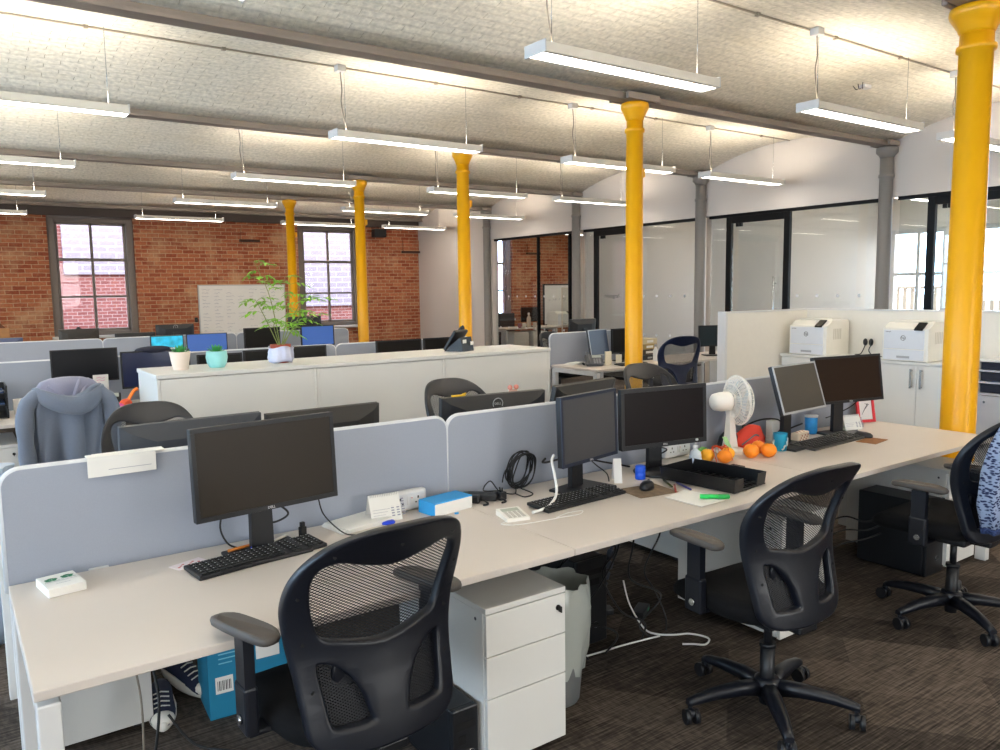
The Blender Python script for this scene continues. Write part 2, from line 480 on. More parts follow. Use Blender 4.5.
ORD = ['first', 'second', 'third', 'fourth', 'fifth', 'sixth', 'seventh']
R = math.radians
# ================================================================== THE SETTING
BAY, Y1, XC, XG = 2.9, 2.35, 5.26, 9.69         # bay spacing, first column row, column line, glass line
YB, XL, YF, XR = 17.03, -4.6, -4.6, 14.75       # back wall, left wall, wall behind the camera, outer wall of the offices
ZB, ZS, ZC = 3.28, 3.325, 3.60                   # beam underside, vault springing, vault crown

struct(MB().box(XL, XR, YF, YB, -.1, 0).build('floor', carpet))

def holed_wall(name, m, axis, at, thick, a0, a1, z0, z1, holes, parent=None):
    """wall in the plane axis=at, rectangular openings (a0,a1,z0,z1)"""
    xs = sorted({a0, a1} | {h[0] for h in holes} | {h[1] for h in holes})
    zs = sorted({z0, z1} | {h[2] for h in holes} | {h[3] for h in holes})
    mb = MB()
    for i in range(len(xs) - 1):
        runs = []
        for j in range(len(zs) - 1):
            cx, cz = (xs[i] + xs[i + 1]) / 2, (zs[j] + zs[j + 1]) / 2
            if any(h[0] < cx < h[1] and h[2] < cz < h[3] for h in holes): continue
            if runs and abs(runs[-1][1] - zs[j]) < 1e-6: runs[-1][1] = zs[j + 1]
            else: runs.append([zs[j], zs[j + 1]])
        for r0, r1 in runs:
            if axis == 'y': mb.box(xs[i], xs[i + 1], at, at + thick, r0, r1)
            else: mb.box(at, at + thick, xs[i], xs[i + 1], r0, r1)
    return struct(mb.build(name, m, parent))

# back wall: sash windows in old red brick
WINS = [(1.70, 3.20), (6.58, 8.08), (11.0, 12.5)]
wall_back = holed_wall('wall_back', brick_red, 'y', YB, .45, XL, XR, 0, 3.75, [(a, b, .84, 3.16) for a, b in WINS])
for x0, x1, z0, z1 in ((5.30, 5.68, 2.76, 3.0), (9.20, 9.63, 2.58, 2.84), (13.0, 13.4, 2.6, 2.85)):
    c = MB().box(x0, x1, YB - .07, YB + .02, z0, z1, .006).build('corbel', brick_red, wall_back)
    MB().box(x0 - .02, x1 + .02, YB - .09, YB + .01, z0 - .05, z0, .004).build('corbel_ledge', mat('dark_stone', '#4a3228', .8), c)
def sash_window(n, x0, x1, z0, z1, y, sill=True):
    fr = MB()
    w = .13
    fr.box(x0, x0 + w, y + .06, y + .24, z0, z1, .008); fr.box(x1 - w, x1, y + .06, y + .24, z0, z1, .008)
    fr.box(x0 + w, x1 - w, y + .06, y + .24, z1 - .14, z1, .008); fr.box(x0 + w, x1 - w, y + .06, y + .24, z0, z0 + .08, .008)
    o = struct(fr.build('window_%d' % n, frame_grey), 'grey painted sash window in the brick back wall')
    gx0, gx1, gz0, gz1 = x0 + w, x1 - w, z0 + .08, z1 - .14
    zm = gz0 + (gz1 - gz0) * .66; zl = gz0 + (gz1 - gz0) * .32; xm = (gx0 + gx1) / 2
    s = MB()
    s.box(gx0, gx1, y + .10, y + .15, zm - .03, zm + .03, .004)
    s.box(gx0, gx1, y + .12, y + .15, zl - .02, zl + .02, .004)
    s.box(xm - .025, xm + .025, y + .11, y + .15, gz0, gz1, .004)
    for a in (gx0, gx1 - .05): s.box(a, a + .05, y + .11, y + .16, gz0, gz1, .004)
    for a in (gz0, gz1 - .05): s.box(gx0, gx1, y + .11, y + .16, a, a + .05, .004)
    s.build('sash', frame_grey, o)
    MB().box(gx0, gx1, y + .165, y + .172, gz0, gz1).build('pane', win_glass, o)
    if sill: MB().box(x0 - .04, x1 + .04, y - .10, y + .12, z0 - .05, z0, .008).build('sill', white_metal, o)
    # rolled-up blind under the head of the window
    b = MB().box(x0 + .02, x1 - .02, y - .01, y + .05, z1 - .02, z1 + .14, .008).build('blind_box', mat('blind_dark', '#2e2624', .6), o)
    MB().cyl((x0 + .03, y + .02, z1 - .05), (x1 - .03, y + .02, z1 - .05), .022).build('blind_roller', mat('blind_grey', '#8d8480', .7), o)
    return o
for i, (a, b) in enumerate(WINS): sash_window(i + 1, a, b, .84, 3.16, YB)

# left wall and the wall behind the camera, with the tall windows that let the daylight in
LW = [(-2.6, -.7), (.6, 2.5), (3.6, 5.5), (6.6, 8.5), (9.6, 11.5)]
FW = [(-3.2, -1.3), (3.2, 5.1)]
holed_wall('wall_left', wall_white, 'x', XL - .4, .4, YF, YB, 0, 3.75, [(a, b, .8, 3.1) for a, b in LW])
holed_wall('wall_front', wall_white, 'y', YF - .4, .4, XL, XR, 0, 3.75, [(a, b, .8, 3.1) for a, b in FW])
for a, b in LW: portal((XL - .02, (a + b) / 2, 1.95), (0, -PI / 2, 0), 2.3, b - a)
for a, b in FW: portal(((a + b) / 2, YF - .02, 1.95), (PI / 2, 0, 0), b - a, 2.3)
def plain_window(n, axis, at, a0, a1, z0, z1):
    m = MB(); g = MB()
    def bx(mb, p0, p1, q0, q1, t0=-.05, t1=.05):
        if axis == 'x': mb.box(at + t0, at + t1, p0, p1, q0, q1, .006)
        else: mb.box(p0, p1, at + t0, at + t1, q0, q1, .006)
    zm = z0 + (z1 - z0) * .6; am = (a0 + a1) / 2
    for p, q in ((a0, a0 + .08), (a1 - .08, a1), (am - .03, am + .03)): bx(m, p, q, z0, z1)
    for p, q in ((z0, z0 + .08), (z1 - .08, z1), (zm - .03, zm + .03)): bx(m, a0 + .08, a1 - .08, p, q, -.045, .045)
    o = struct(m.build('window_%d' % n, white_metal))
    bx(g, a0 + .08, a1 - .08, z0 + .08, z1 - .08, .046, .05)
    return o
nw = 4
for a, b in LW: plain_window(nw, 'x', XL - .2, a, b, .8, 3.1); nw += 1
for a, b in FW: plain_window(nw, 'y', YF - .2, a, b, .8, 3.1); nw += 1

# ceiling: shallow brick vaults painted cream, springing from the beams
cb = MB(); uvs = []
BEAMS = [Y1 + BAY * i for i in range(-2, 6)]
edges = [YF] + BEAMS + [YB + .4]
bm = cb.bm; uvl = bm.loops.layers.uv.new('UVMap')
NS = 14
vc = 0.0
for ya, yb in zip(edges[:-1], edges[1:]):
    lo, hi = ya + (.05 if ya > YF else 0), yb - (.05 if yb < YB else 0)
    full_a, full_b = (ya if ya > YF else yb - BAY), (yb if yb < YB else ya + BAY)
    prof = []
    for k in range(NS + 1):
        y = lo + (hi - lo) * k / NS
        t = (y - full_a) / (full_b - full_a) * 2 - 1
        prof.append((y, ZS + (ZC - ZS) * (1 - t * t)))
    for (y0, z0), (y1, z1) in zip(prof[:-1], prof[1:]):
        ds = math.hypot(y1 - y0, z1 - z0)
        v = [bm.verts.new((x, y, z)) for x, y, z in ((XL, y0, z0), (XR, y0, z0), (XR, y1, z1), (XL, y1, z1))]
        f = bm.faces.new(v[::-1]); f.smooth = True
        for lp, uv in zip(f.loops, [(XL, vc + ds), (XR, vc + ds), (XR, vc), (XL, vc)]): lp[uvl].uv = uv
        vc += ds
bmesh.ops.remove_doubles(bm, verts=bm.verts, dist=1e-4)
struct(cb.build('ceiling', brick_cream, fix=False, solid=.12))
struct(MB().box(XL - .4, XR + .4, YF - .4, YB + .5, 3.75, 3.85).build('ceiling_slab', wall_white))

# riveted I-beams across the room
for i, y in enumerate(BEAMS):
    b = MB().box(XL, XG - .02, y - .07, y + .07, ZB, ZB + .025, .004).box(XL, XG - .02, y - .045, y + .045, ZB + .03, 3.46)
    struct(b.build('trim_%d' % (i + 1), beam_grey), 'grey iron beam carrying the vaults')
struct(MB().box(XL, XG - .06, YB - .09, YB - .005, 3.12, 3.36, .01).build('trim_9', mat('end_beam', '#4b403b', .6)), 'dark iron beam along the top of the back wall')

# right side: white bulkhead over a run of glass partitions, plain wall at the far corner
wall_right = struct(MB().box(XG - .04, XG + .10, YF, 13.86, 2.68, 3.75).box(XG - .04, XG + .10, 13.86, YB - .001, 0, 3.75).build('wall_right', wall_white))
for i, y in enumerate((8.15, 11.05)):
    struct(MB().box(XG + .10, XR - .001, y - .05, y + .05, 0, 3.7).build('wall_office' + ('' if i == 0 else '_far'), wall_white))
OW = [(2.0, 3.9), (5.1, 6.5), (6.95, 7.98), (8.9, 10.4)]
wall_outer = holed_wall('wall_outer', mat('office_paint', '#dcdad7', .85), 'x', XR, .35, YF, YB, 0, 3.75, [(a, b, .55, 2.62) for a, b in OW])
MB().box(XR - .015, XR - .001, 7.98, 8.099, 0, 3.3).build('brick_strip', brick_red, wall_outer)
for k, (a, b) in enumerate(OW):
    plain_window(14 + k, 'x', XR + .12, a, b, .55, 2.62)
    portal((XR + .3, (a + b) / 2, 1.58), (0, PI / 2, 0), 2.07, b - a)
for a, b in WINS: portal(((a + b) / 2, YB + .40, 2.0), (-PI / 2, 0, 0), 1.4, 2.3)

# glass partition runs between the grey columns
def glass_run(n, y0, y1, cuts, door=None, label=''):
    """cuts: mullion positions from far to near; door = (y0, y1) of the door leaf"""
    z1 = 2.68
    fr = MB().box(XG - .03, XG + .03, y0, y1, z1 - .045, z1, .003).box(XG - .03, XG + .03, y0, y1, 0, .05, .003)
    for c in cuts:
        w = .045 if door and min(abs(c - door[0]), abs(c - door[1])) < .02 else .02
        fr.box(XG - .03, XG + .03, c - w, c + w, .05, z1 - .045, .003)
    o = struct(fr.build('wall_glass' if n == 1 else 'wall_glass_' + ['', '', 'middle', 'near'][n], frame_blk), label)
    cs = sorted(set([y0] + cuts + [y1]))
    for a, b in zip(cs[:-1], cs[1:]):
        if door and abs(a - door[0]) < .02: continue
        if b - a < .1: continue
        p = MB().box(XG - .006, XG + .006, a + .02, b - .02, .05, z1 - .045).build('pane', clear_glass, o)
        dots = MB()
        yy = b - .18
        while yy > a + .1:
            for zz in (.82, 1.47):
                dots.cyl((XG - .0085, yy, zz), (XG - .0065, yy, zz), .022, seg=14)
            yy -= .30
        if b - a > .5: dots.build('safety_dots', mat('frosted_dot', '#e6e6ea', .6), p)
    return o
def glass_door(n, y0, y1, text=None, handle_near=True):
    fr = MB().box(XG - .03, XG + .03, y0 + .05, y1 - .05, 2.54, 2.635, .003)
    o = struct(fr.build('door_%d' % n, frame_blk), 'full height glass office door')
    leaf = MB().box(XG - .007, XG + .007, y0 + .06, y1 - .06, .02, 2.53).build('door_leaf', door_glass, o)
    hy = (y0 + .17) if handle_near else (y1 - .17)
    h = MB().cyl((XG - .06, hy, .75), (XG - .06, hy, 1.75), .014)
    for z in (.85, 1.65): h.cyl((XG - .06, hy, z), (XG - .007, hy, z), .009)
    h.build('door_handle', chrome, leaf)
    p = MB()
    for yy in (y1 - .14, y1 - .20): p.box(XG - .02, XG + .02, yy - .02, yy + .02, 2.49, 2.54, .003)
    p.build('pivot', frame_blk, leaf)
    if text:
        text_obj('lettering', text, .105, mat('letter_grey', '#4b4f55', .6), leaf, Matrix.Translation((XG - .0085, (y0 + y1) / 2 + .28, 1.475)) @ Matrix.Rotation(-PI / 2, 4, 'Z') @ FRONT, .0006, 'LEFT')
    return o
glass_run(1, 11.16, 13.80, [12.31, 11.355], None, 'black framed glass wall in front of the far brick office')
glass_run(2, 8.26, 10.94, [10.62, 9.62], (9.62, 10.62), 'black framed glass wall between the two far grey columns')
glass_run(3, 5.36, 8.05, [7.68, 6.69], (6.69, 7.68), 'black framed glass wall behind the printers')
gr = glass_run(3, -4.5, 5.14, [4.73, 3.73, 2.2, .2, -2.], (3.73, 4.73), 'black framed glass wall behind the nearest column')
glass_door(1, 9.62, 10.62, 'Holografi')
glass_door(2, 6.69, 7.68)
glass_door(3, 3.73, 4.73)

# outside: a brick building across the yard, a pale roof and railings beyond the offices
nb = struct(MB().box(-8, 5.2, 22.5, 23.5, -4, 9).box(5.2, 16, 22.6, 23.5, -4, 9).build('exterior_building', [brick_out]), 'sunlit brick building seen through the far windows')
MB().box(2.55, 4.6, 22.42, 22.5, 2.15, 6).build('render_panel', brick_out_w, nb)
MB().box(7.6, 12, 22.52, 22.6, 1.2, 6).build('render_panel', brick_out_w, nb)
ex = struct(MB().box(26, 27, -4, 30, -6, 1.25).build('exterior_roof', mat('pale_roof', '#b9b4b2', .8)), 'pale low roof beyond the office windows')
rail = MB()
for k in range(60): rail.box(17.2, 17.24, 2 + k * .16, 2.07 + k * .16, .3, 1.5)
rail.box(17.18, 17.26, 2, 11.6, 1.5, 1.56).box(17.18, 17.26, 2, 11.6, .3, .36)
struct(rail.build('exterior_railing', mat('rail_timber', '#8d7866', .7)), 'slatted timber railing outside the office windows')
struct(MB().box(-30, 40, -30, 60, -6.2, -6).build('exterior_ground', mat('yard', '#c4b49c', .9)))

# ------------------------------------------------------------------ columns
def column(y, r, i):
    where = ['nearest, beside the right end of the near desk', 'second from the camera, behind the paired monitors', 'third from the camera, behind the black desk phone',
             'fourth from the camera, right of the far sash window', 'farthest from the camera, beside the tall plant'][i]
    t = thing('column', 'yellow cast iron column, ' + where, 'column', (XC, y, 0), 0, 'yellow columns')
    t.scale = (1, 1, ZB / 3.25)
    k = r / .095
    MB().lathe([(r * 1.35, 0), (r * 1.35, .06), (r * 1.15, .12), (r * 1.03, .16), (r * 1.05, 1.2), (r * .96, 2.985), (r * 1.12, 2.99), (r * 1.14, 3.005), (r * 1.12, 3.02), (r * .96, 3.025), (r * .95, 3.09)], seg=32).build('shaft', col_yellow, t)
    MB().lathe([(r * .95, 3.09), (r * 1.05, 3.105), (r * 1.1, 3.12), (r * 1.35, 3.16), (r * 1.55, 3.19), (r * 1.6, 3.205), (r * 1.6, 3.225), (r * 1.55, 3.24), (r * 1.3, 3.249)], seg=32).build('capital', col_yellow, t)
    MB().box(-.20, .20, -.125, -.087, 3.25, 3.31, .006).box(-.20, .20, .087, .125, 3.25, 3.31, .006).build('bearing_plate', beam_grey, t)
    MB().box(r * .8, r * 1.5, -.025, .025, 2.60, 2.68, .01).prism([(r * .8, 2.56), (r * 1.5, 2.62), (r * 1.5, 2.64), (r * .8, 2.64)], -.02, .02).build('lug', col_yellow, t)
    return t
for i in range(5): column(Y1 + BAY * i, .098 if i == 0 else .079, i)
gnames = ['right of the printers', 'left of the printers', 'beside the lettered glass door', 'at the far end of the glass wall']
for i in range(4):
    t = thing('column', 'slim grey column against the glass wall, ' + gnames[i], 'column', (XG - .11, Y1 + BAY * (i + 1), 0), 0, 'grey columns')
    t.scale = (1, 1, ZB / 3.25)
    r = .078
    MB().lathe([(r * 1.3, 0), (r * 1.3, .08), (r * 1.05, .12), (r, 2.88), (r * 1.15, 2.89), (r * 1.15, 2.92), (r, 2.93), (r, 3.12)], seg=24).build('shaft', col_grey, t)
    MB().lathe([(r, 3.12), (r * 1.2, 3.15), (r * 1.6, 3.18), (r * 1.6, 3.24), (r * 1.3, 3.249)], seg=24).build('capital', col_grey, t)
    MB().box(-.17, .06, -.125, -.087, 3.25, 3.31, .006).box(-.17, .06, .087, .125, 3.25, 3.31, .006).build('bearing_plate', beam_grey, t)

# ------------------------------------------------------------------ suspended linear lights
LAMP_W, LAMP_Z = .20, 2.97
def linear_light(x0, x1, y, label, group, drop_box):
    t = thing('linear_light', label, 'light', ((x0 + x1) / 2, y, LAMP_Z), 0, group)
    h = (x1 - x0) / 2; w = LAMP_W / 2
    body = MB()
    body.box(-h, h, -w, -w + .035, 0, .058, .003).box(-h, h, w - .035, w, 0, .058, .003).box(-h, h, -w + .035, w - .035, .0115, .017)
    body.build('housing', lamp_white, t)
    MB().box(-h - .008, -h, -w, w, -.002, .070, .002).build('end_cap', white_metal, t)
    MB().box(h, h + .008, -w, w, -.002, .070, .002).build('end_cap', white_metal, t)
    MB().box(-h + .01, h - .01, -w + .036, w - .036, .002, .011).build('diffuser', lamp_on, t)
    up = MB().prism([(-.030, .0175), (.030, .0175), (0, .060)], -h + .03, h - .03, 'x')
    up.build('uplight', lamp_up, t)
    for sx in (-1, 1):
        MB().cyl((sx * (h - .12), 0, .05), (sx * (h - .12), 0, ZC - LAMP_Z - .002), .0022, seg=6).build('suspension_wire', chrome, t)
    if drop_box:
        MB().box(-h + .04, -h + .12, -.05, .03, ZC - LAMP_Z - .06, ZC - LAMP_Z - .004, .005).build('junction_box', white_metal, t)
        MB().tube(smooth_pts([(-h + .08, -.01, ZC - LAMP_Z - .06), (-h + .09, -.01, .42), (-h + .085, 0, .30), (-h + .13, 0, .06)]), .005, 6).build('power_cable', mat('cable_grey', '#8f8578', .6), t)
    return t
XS = [[-.28, 1.25], [2.93, 4.45], [5.62, 7.22], [7.86, 9.36]]
rows = ['behind the camera', 'first', 'second', 'third', 'fourth', 'fifth']
cols = ['leftmost', 'second from the left', 'third from the left', 'rightmost']
for r_ in range(-1, 6):
    y = Y1 + BAY * (r_ - .5) - .07
    for c_, (a, b) in enumerate(XS):
        if r_ == -1:
            lab = 'white linear light at the near end behind the camera, ' + cols[c_]
        elif r_ == 0:
            lab = 'white suspended linear light over the aisle behind the nearest chairs, ' + cols[c_]
        else:
            lab = 'white suspended linear light, %s in the %s row counting from the camera' % (cols[c_], rows[r_])
        linear_light(a, b, y, lab, 'suspended linear lights', r_ >= 1 and r_ <= 3)
    if r_ >= 1 and r_ <= 3:
        mb = MB().cyl((XL, y + .03, ZC - .012), (XG - .05, y + .03, ZC - .012), .008, seg=8)
        for k in range(14): mb.box(-3 + k, -2.97 + k, y + .015, y + .045, ZC - .026, ZC - .001)
        tag(mb.build('conduit', mat('conduit_paint', '#a89c8c', .6)), 'thin wiring conduit along the vault crown above the %s row of lights' % rows[r_], 'conduit')
for i, (x, y) in enumerate(((11.6, 15.33), (11.0, 12.43), (11.2, 9.53), (11.6, 6.63), (11.6, 3.73))):
    for q in (0, 1):  # the second light of each bay is added to brighten the offices
        linear_light(x + 1.7 * q - .35, x + 1.7 * q + 1.15, y, 'linear light inside the glazed offices, %s bay from the far end, %s' % (ORD[i], ['nearer the glass', 'added to brighten'][q]), 'office lights behind the glass', False)

# ceiling devices
def detector(x, y, label):
    t = (y - Y1) / BAY; t = (t - math.floor(t)) * 2 - 1
    z = ZS + (ZC - ZS) * (1 - t * t)
    o = thing('smoke_detector', label, 'smoke detector', (x, y, z))
    MB().lathe([(.02, -.06), (.042, -.055), (.05, -.04), (.052, -.02)], seg=20).build('head', white_metal, o)
    MB().lathe([(.06, -.02), (.062, -.012), (.062, .004)], seg=20).build('base', white_metal, o)
detector(1.20, 11.33, 'white smoke detector on the vault above the left lights, past the third beam')
detector(7.8, 14.38, 'small white smoke detector on the far vault, between the third and fourth yellow columns')
s = thing('ceiling_sensor', 'small white sensor with loose black wires on the vault above the right lights', 'sensor', (7.55, 4.39, 3.545))
MB().box(-.06, .06, -.04, .04, -.02, .06, .008).build('casing', white_metal, s)
w_ = MB()
for k in range(3): w_.tube(smooth_pts([(-.04, .03 - k * .02, -.01), (-.08, .04 - k * .03, -.03), (-.12, .05 - k * .05, .0 + k * .01)]), .004, 6)
w_.build('loose_wire', wire_blk, s)
# black box and cable trunking on the far wall
o = thing('speaker', 'small black loudspeaker bracketed high on the brick wall beside the far column', 'speaker', (8.5, YB, 2.98))
MB().box(-.15, .15, -.28, -.08, -.1, .09, .015).build('cabinet', black_pl, o)
MB().box(-.03, .03, -.08, 0, -.03, .03).build('bracket', black_pl, o)
# ================================================================== TASK CHAIR
def back_w(z):          # outer half width of the backrest at height z
    P = [(.44, .10), (.45, .15), (.47, .185), (.53, .205), (.62, .212), (.70, .222), (.78, .240), (.86, .246), (.91, .238), (.95, .215), (.975, .19), (.99, .15)]
    if z <= P[0][0]: return P[0][1]
    for (a, wa), (b, wb) in zip(P[:-1], P[1:]):
        if z <= b: return wa + (wb - wa) * (z - a) / (b - a)
    return P[-1][1]
def back_y(x, z):       # local depth of the backrest surface (negative is behind the sitter)
    K = [-.222, -.215, -.199, -.180, -.170, -.180, -.210, -.255, -.316, -.38]     # every 8 cm from z = .36
    q = min(max((z - .36) / .08, 0.0), 7.999); i = int(q); u = q - i
    p0, p1, p2, p3 = K[max(i - 1, 0)], K[i], K[i + 1], K[i + 2]
    y = .5 * (2 * p1 + (p2 - p0) * u + (2 * p0 - 5 * p1 + 4 * p2 - p3) * u * u + (3 * p1 - p0 - 3 * p2 + p3) * u ** 3)
    return y + x * x * .9
def bend(bm, dy=0.0):
    for k in range(46):
        bmesh.ops.bisect_plane(bm, geom=bm.verts[:] + bm.edges[:] + bm.faces[:], plane_co=(0, .428 + .0125 * k, 0), plane_no=(0, 1, 0), dist=1e-6)
    for k in range(13):
        bmesh.ops.bisect_plane(bm, geom=bm.verts[:] + bm.edges[:] + bm.faces[:], plane_co=(-.21 + .035 * k, 0, 0), plane_no=(1, 0, 0), dist=1e-6)
    for v in bm.verts:
        x, z, d = v.co.x, v.co.y, v.co.z
        v.co = Vector((x, back_y(x, z) + d + dy, z))
def make_chair(label, group, detail=True, blue=False):
    pl = mat('chair_plastic_blue', '#1a2440', .42, noise=.06) if blue else chair_pl
    t = thing('task_chair', label, 'chair', (0, 0, 0), 0, group)
    # five-star base
    b = MB()
    b.lathe([(.03, .065), (.048, .07), (.05, .12), (.045, .135), (.03, .14)], seg=20)
    for k in range(5):
        a = 2 * PI * k / 5 + .3
        rings = []
        for s_, w, z, h in ((.03, .030, .103, .050), (.12, .027, .108, .042), (.22, .023, .100, .034), (.30, .018, .084, .026), (.325, .016, .076, .022)):
            c, sn = math.cos(a), math.sin(a)
            ring = []
            for dx, dz in ((-w, -h / 2), (w, -h / 2), (w, h * .2), (w * .55, h / 2), (-w * .55, h / 2), (-w, h * .2)):
                ring.append((s_ * c - dx * sn, s_ * sn + dx * c, z + dz))
            rings.append(ring)
        b.loft(rings)
    b.build('star_base', pl, t)
    for k in range(5):
        a = 2 * PI * k / 5 + .3
        cx, cy = .315 * math.cos(a), .315 * math.sin(a)
        sp_ = a * 2.3 + 1
        d = Vector((math.cos(sp_), math.sin(sp_), 0)); n = Vector((-d.y, d.x, 0))
        q = Vector((cx, cy, 0))
        cs = MB()
        for sd in (-1, 1):
            p0 = q + n * sd * .009 + Vector((0, 0, .028)) - d * .014; p1 = q + n * sd * .027 + Vector((0, 0, .028)) - d * .014
            cs.cyl(p0, p1, .0275, seg=18)
        o = cs.build('caster', black_pl, t)
        MB().cyl(q + Vector((0, 0, .04)), q + Vector((0, 0, .072)), .008, seg=10).sph(q - d * .012 + Vector((0, 0, .042)), .021, sc=(1, 1, .75), seg=12).build('caster_hood', pl, o)
    MB().cyl((0, 0, .035), (0, 0, .26), .027, seg=20).cyl((0, 0, .26), (0, 0, .275), .031, seg=20).cyl((0, 0, .275), (0, 0, .385), .015, seg=16).build('gas_lift', black_pl, t)
    m = MB().box(-.10, .10, -.13, .11, .365, .405, .012).box(-.05, .05, -.22, -.10, .375, .41, .01)
    m.box(-.035, .035, -.215, -.15, .38, .47, .012)
    m.build('mechanism', black_pl, t)
    lv = MB().tube([(.10, .02, .385), (.20, .03, .38), (.27, .04, .37)], .006, 8).box(.26, .31, .02, .055, .362, .38, .005)
    lv.build('height_lever', black_pl, t)
    # seat cushion
    rings = []
    N = 36
    def seat_ring(z, k, drop):
        r = []
        for i in range(N):
            a = 2 * PI * i / N
            c, s_ = math.cos(a), math.sin(a)
            e = .55
            x = abs(c) ** e * (1 if c > 0 else -1) * .252 * k; y = abs(s_) ** e * (1 if s_ > 0 else -1) * .235 * k + .055
            zz = z - (max(0, y - .13) ** 2) * drop + (x * x) * .25
            r.append((x, y, zz))
        return r
    for z, k, dr in ((.405, .80, .3), (.41, .93, .6), (.43, 1.0, 1.0), (.458, 1.0, 1.4), (.478, .95, 1.6), (.487, .80, 1.6), (.489, .45, 1.4)):
        rings.append(seat_ring(z, k, dr))
    MB().loft(rings).build('seat', chair_fab, t)
    # armrests
    for sx in (-1, 1):
        a = MB()
        a.box(sx * .275 - .018, sx * .275 + .018, -.035, .045, .39, .52, .008)
        a.loft([[(sx * .275 + dx, dy + k * .0, z) for dx, dy in ((-.014, -.028), (.014, -.028), (.014, .036), (-.014, .036))] for k, z in enumerate((.50, .645))], smooth=False)
        a.box(sx * .16 if sx > 0 else -.285, .285 if sx > 0 else sx * .16, -.03, .035, .385, .40, .005)
        o = a.build('armrest', pl, t)
        rr = []
        for i in range(28):
            an = 2 * PI * i / 28; c, s_ = math.cos(an), math.sin(an)
            rr.append((sx * .272 + abs(c) ** .6 * (1 if c > 0 else -1) * .038 * (1 - .12 * s_), .01 + abs(s_) ** .7 * (1 if s_ > 0 else -1) * .125))
        MB().loft([[(.272 * sx + (x - .272 * sx) * k, .01 + (y - .01) * k, z - max(0, abs(y - .01) - .08) * .12) for x, y in rr] for z, k in ((.652, .86), (.656, .97), (.666, 1.0), (.674, .97), (.678, .85))]).build('arm_pad', pad_pl, o)
        MB().cyl((sx * .294, .0, .43), (sx * .302, .0, .43), .013, seg=14).cyl((sx * .302, .0, .43), (sx * .303, .0, .43), .007, seg=12).build('bolt', chrome, o)
    # backrest frame: rounded ring, wavy top bar, spine with two openings
    zs = [.44 + (.99 - .44) * i / 28 for i in range(29)]
    oh = [(0, .998), (.09, .994), (.158, .972), (.203, .930), (.233, .872), (.243, .80), (.233, .72), (.217, .62), (.208, .53), (.198, .462), (.155, .428), (.07, .420)]
    outer = [(q.x, q.y) for q in closed_pts([(x, z, 0) for x, z in oh] + [(0, .419, 0)] + [(-x, z, 0) for x, z in oh[:0:-1]], 5)]
    up = [(-.11, .682), (0, .664), (.11, .682), (.168, .702), (.192, .76), (.206, .83), (.207, .88), (.190, .915), (.145, .930), (.08, .912), (0, .896), (-.08, .912), (-.145, .930), (-.190, .915), (-.207, .88), (-.206, .83), (-.192, .76), (-.168, .702)]
    up = [(p.x, p.y) for p in closed_pts([(a, b, 0) for a, b in up], 4)]
    lo = [(.048, .474), (.140, .472), (.166, .492), (.176, .56), (.184, .632), (.170, .652), (.130, .640), (.088, .602), (.060, .555), (.048, .51)]
    lo = [(p.x, p.y) for p in closed_pts([(a, b, 0) for a, b in lo], 4)]
    lo2 = [(-x, z) for x, z in lo]
    bm_ = curve_mesh([outer, up, lo, lo2], .008, .010)
    bend(bm_)
    mb = MB(); mb.bm.free(); mb.bm = bm_
    for f in bm_.faces: f.smooth = True
    fr = mb.build('back_frame', pl, t)
    md = fr.modifiers.new('edge', 'EDGE_SPLIT'); md.split_angle = R(40)
    for x, z in ((.224, .83), (-.224, .83), (.205, .70), (-.205, .70), (.192, .58), (-.192, .58), (.165, .945), (-.165, .945), (0, .95)):
        y = back_y(x, z) - .0175
        MB().cyl((x, y - .0015, z), (x, y + .004, z), .0055, seg=10).build('screw', mat('screw_dark', '#060607', .5), fr)
    # mesh cloth
    def cloth(name, m, z0, z1, marg, dy):
        mb = MB(); nx, nz = 12, 14
        V = [[mb.bm.verts.new((u * (back_w(z) - marg), back_y(u * (back_w(z) - marg), z) + dy, z)) for u in [(-1 + 2 * i / nx) for i in range(nx + 1)]] for z in [z0 + (z1 - z0) * k / nz for k in range(nz + 1)]]
        for k in range(nz):
            for i in range(nx):
                f = mb.bm.faces.new((V[k][i], V[k][i + 1], V[k + 1][i + 1], V[k + 1][i])); f.smooth = True
        return mb.build(name, m, t)
    cloth('back_mesh', mesh_weave, .64, .945, .028, .010)
    cloth('lumbar_mesh', dense_weave, .455, .67, .02, .014)
    MB().lathe([(0, -.005), (.036, -.005), (.046, 0), (.036, .005), (0, .005)], seg=24, M=Matrix.Translation((-.09, back_y(-.09, .60) + .020, .605)) @ FRONT).build('lumbar_knob', pl, t)
    return t
G_NEAR = 'task chairs at the near desks'
chair = make_chair('black mesh back task chair in the left foreground, its armrests above the desk edge', G_NEAR)
CH = []
def place(x, y, deg, label, group, z=0.0):
    if not CH:
        chair.location = (x, y, z); chair.rotation_euler = (0, 0, R(deg)); chair['label'] = label; chair['group'] = group
        CH.append(chair); return chair
    c = dup(chair, (x, y, z), R(deg), label, group); CH.append(c); return c
c1 = place(.857, 1.938, 2, 'black mesh back task chair in the left foreground, nearest to the camera', G_NEAR)
c2 = place(2.455, 1.775, -4, 'black mesh back task chair standing clear in front of the black letter tray', G_NEAR)
c3 = place(3.87, 1.76, 2, 'black task chair with a patterned knit cardigan hung on its back', G_NEAR)
G_OPP = 'task chairs between the divider screens and the white cabinets'
place(.87, 4.46, 172, 'black task chair with its back seen over the left divider screen, beside the hooded top', G_OPP)
place(2.68, 4.08, 182, 'black task chair with its back seen over the middle screen, before the white cabinets', G_OPP)
place(4.30, 3.95, 176, 'black task chair peeping over the paired monitors, at the foot of the yellow column', G_OPP)
G_BACK = 'task chairs at the desks by the glass wall'
place(.66, 6.22, 3, 'task chair carrying a grey hooded top on its back', 'task chair under the hooded top')
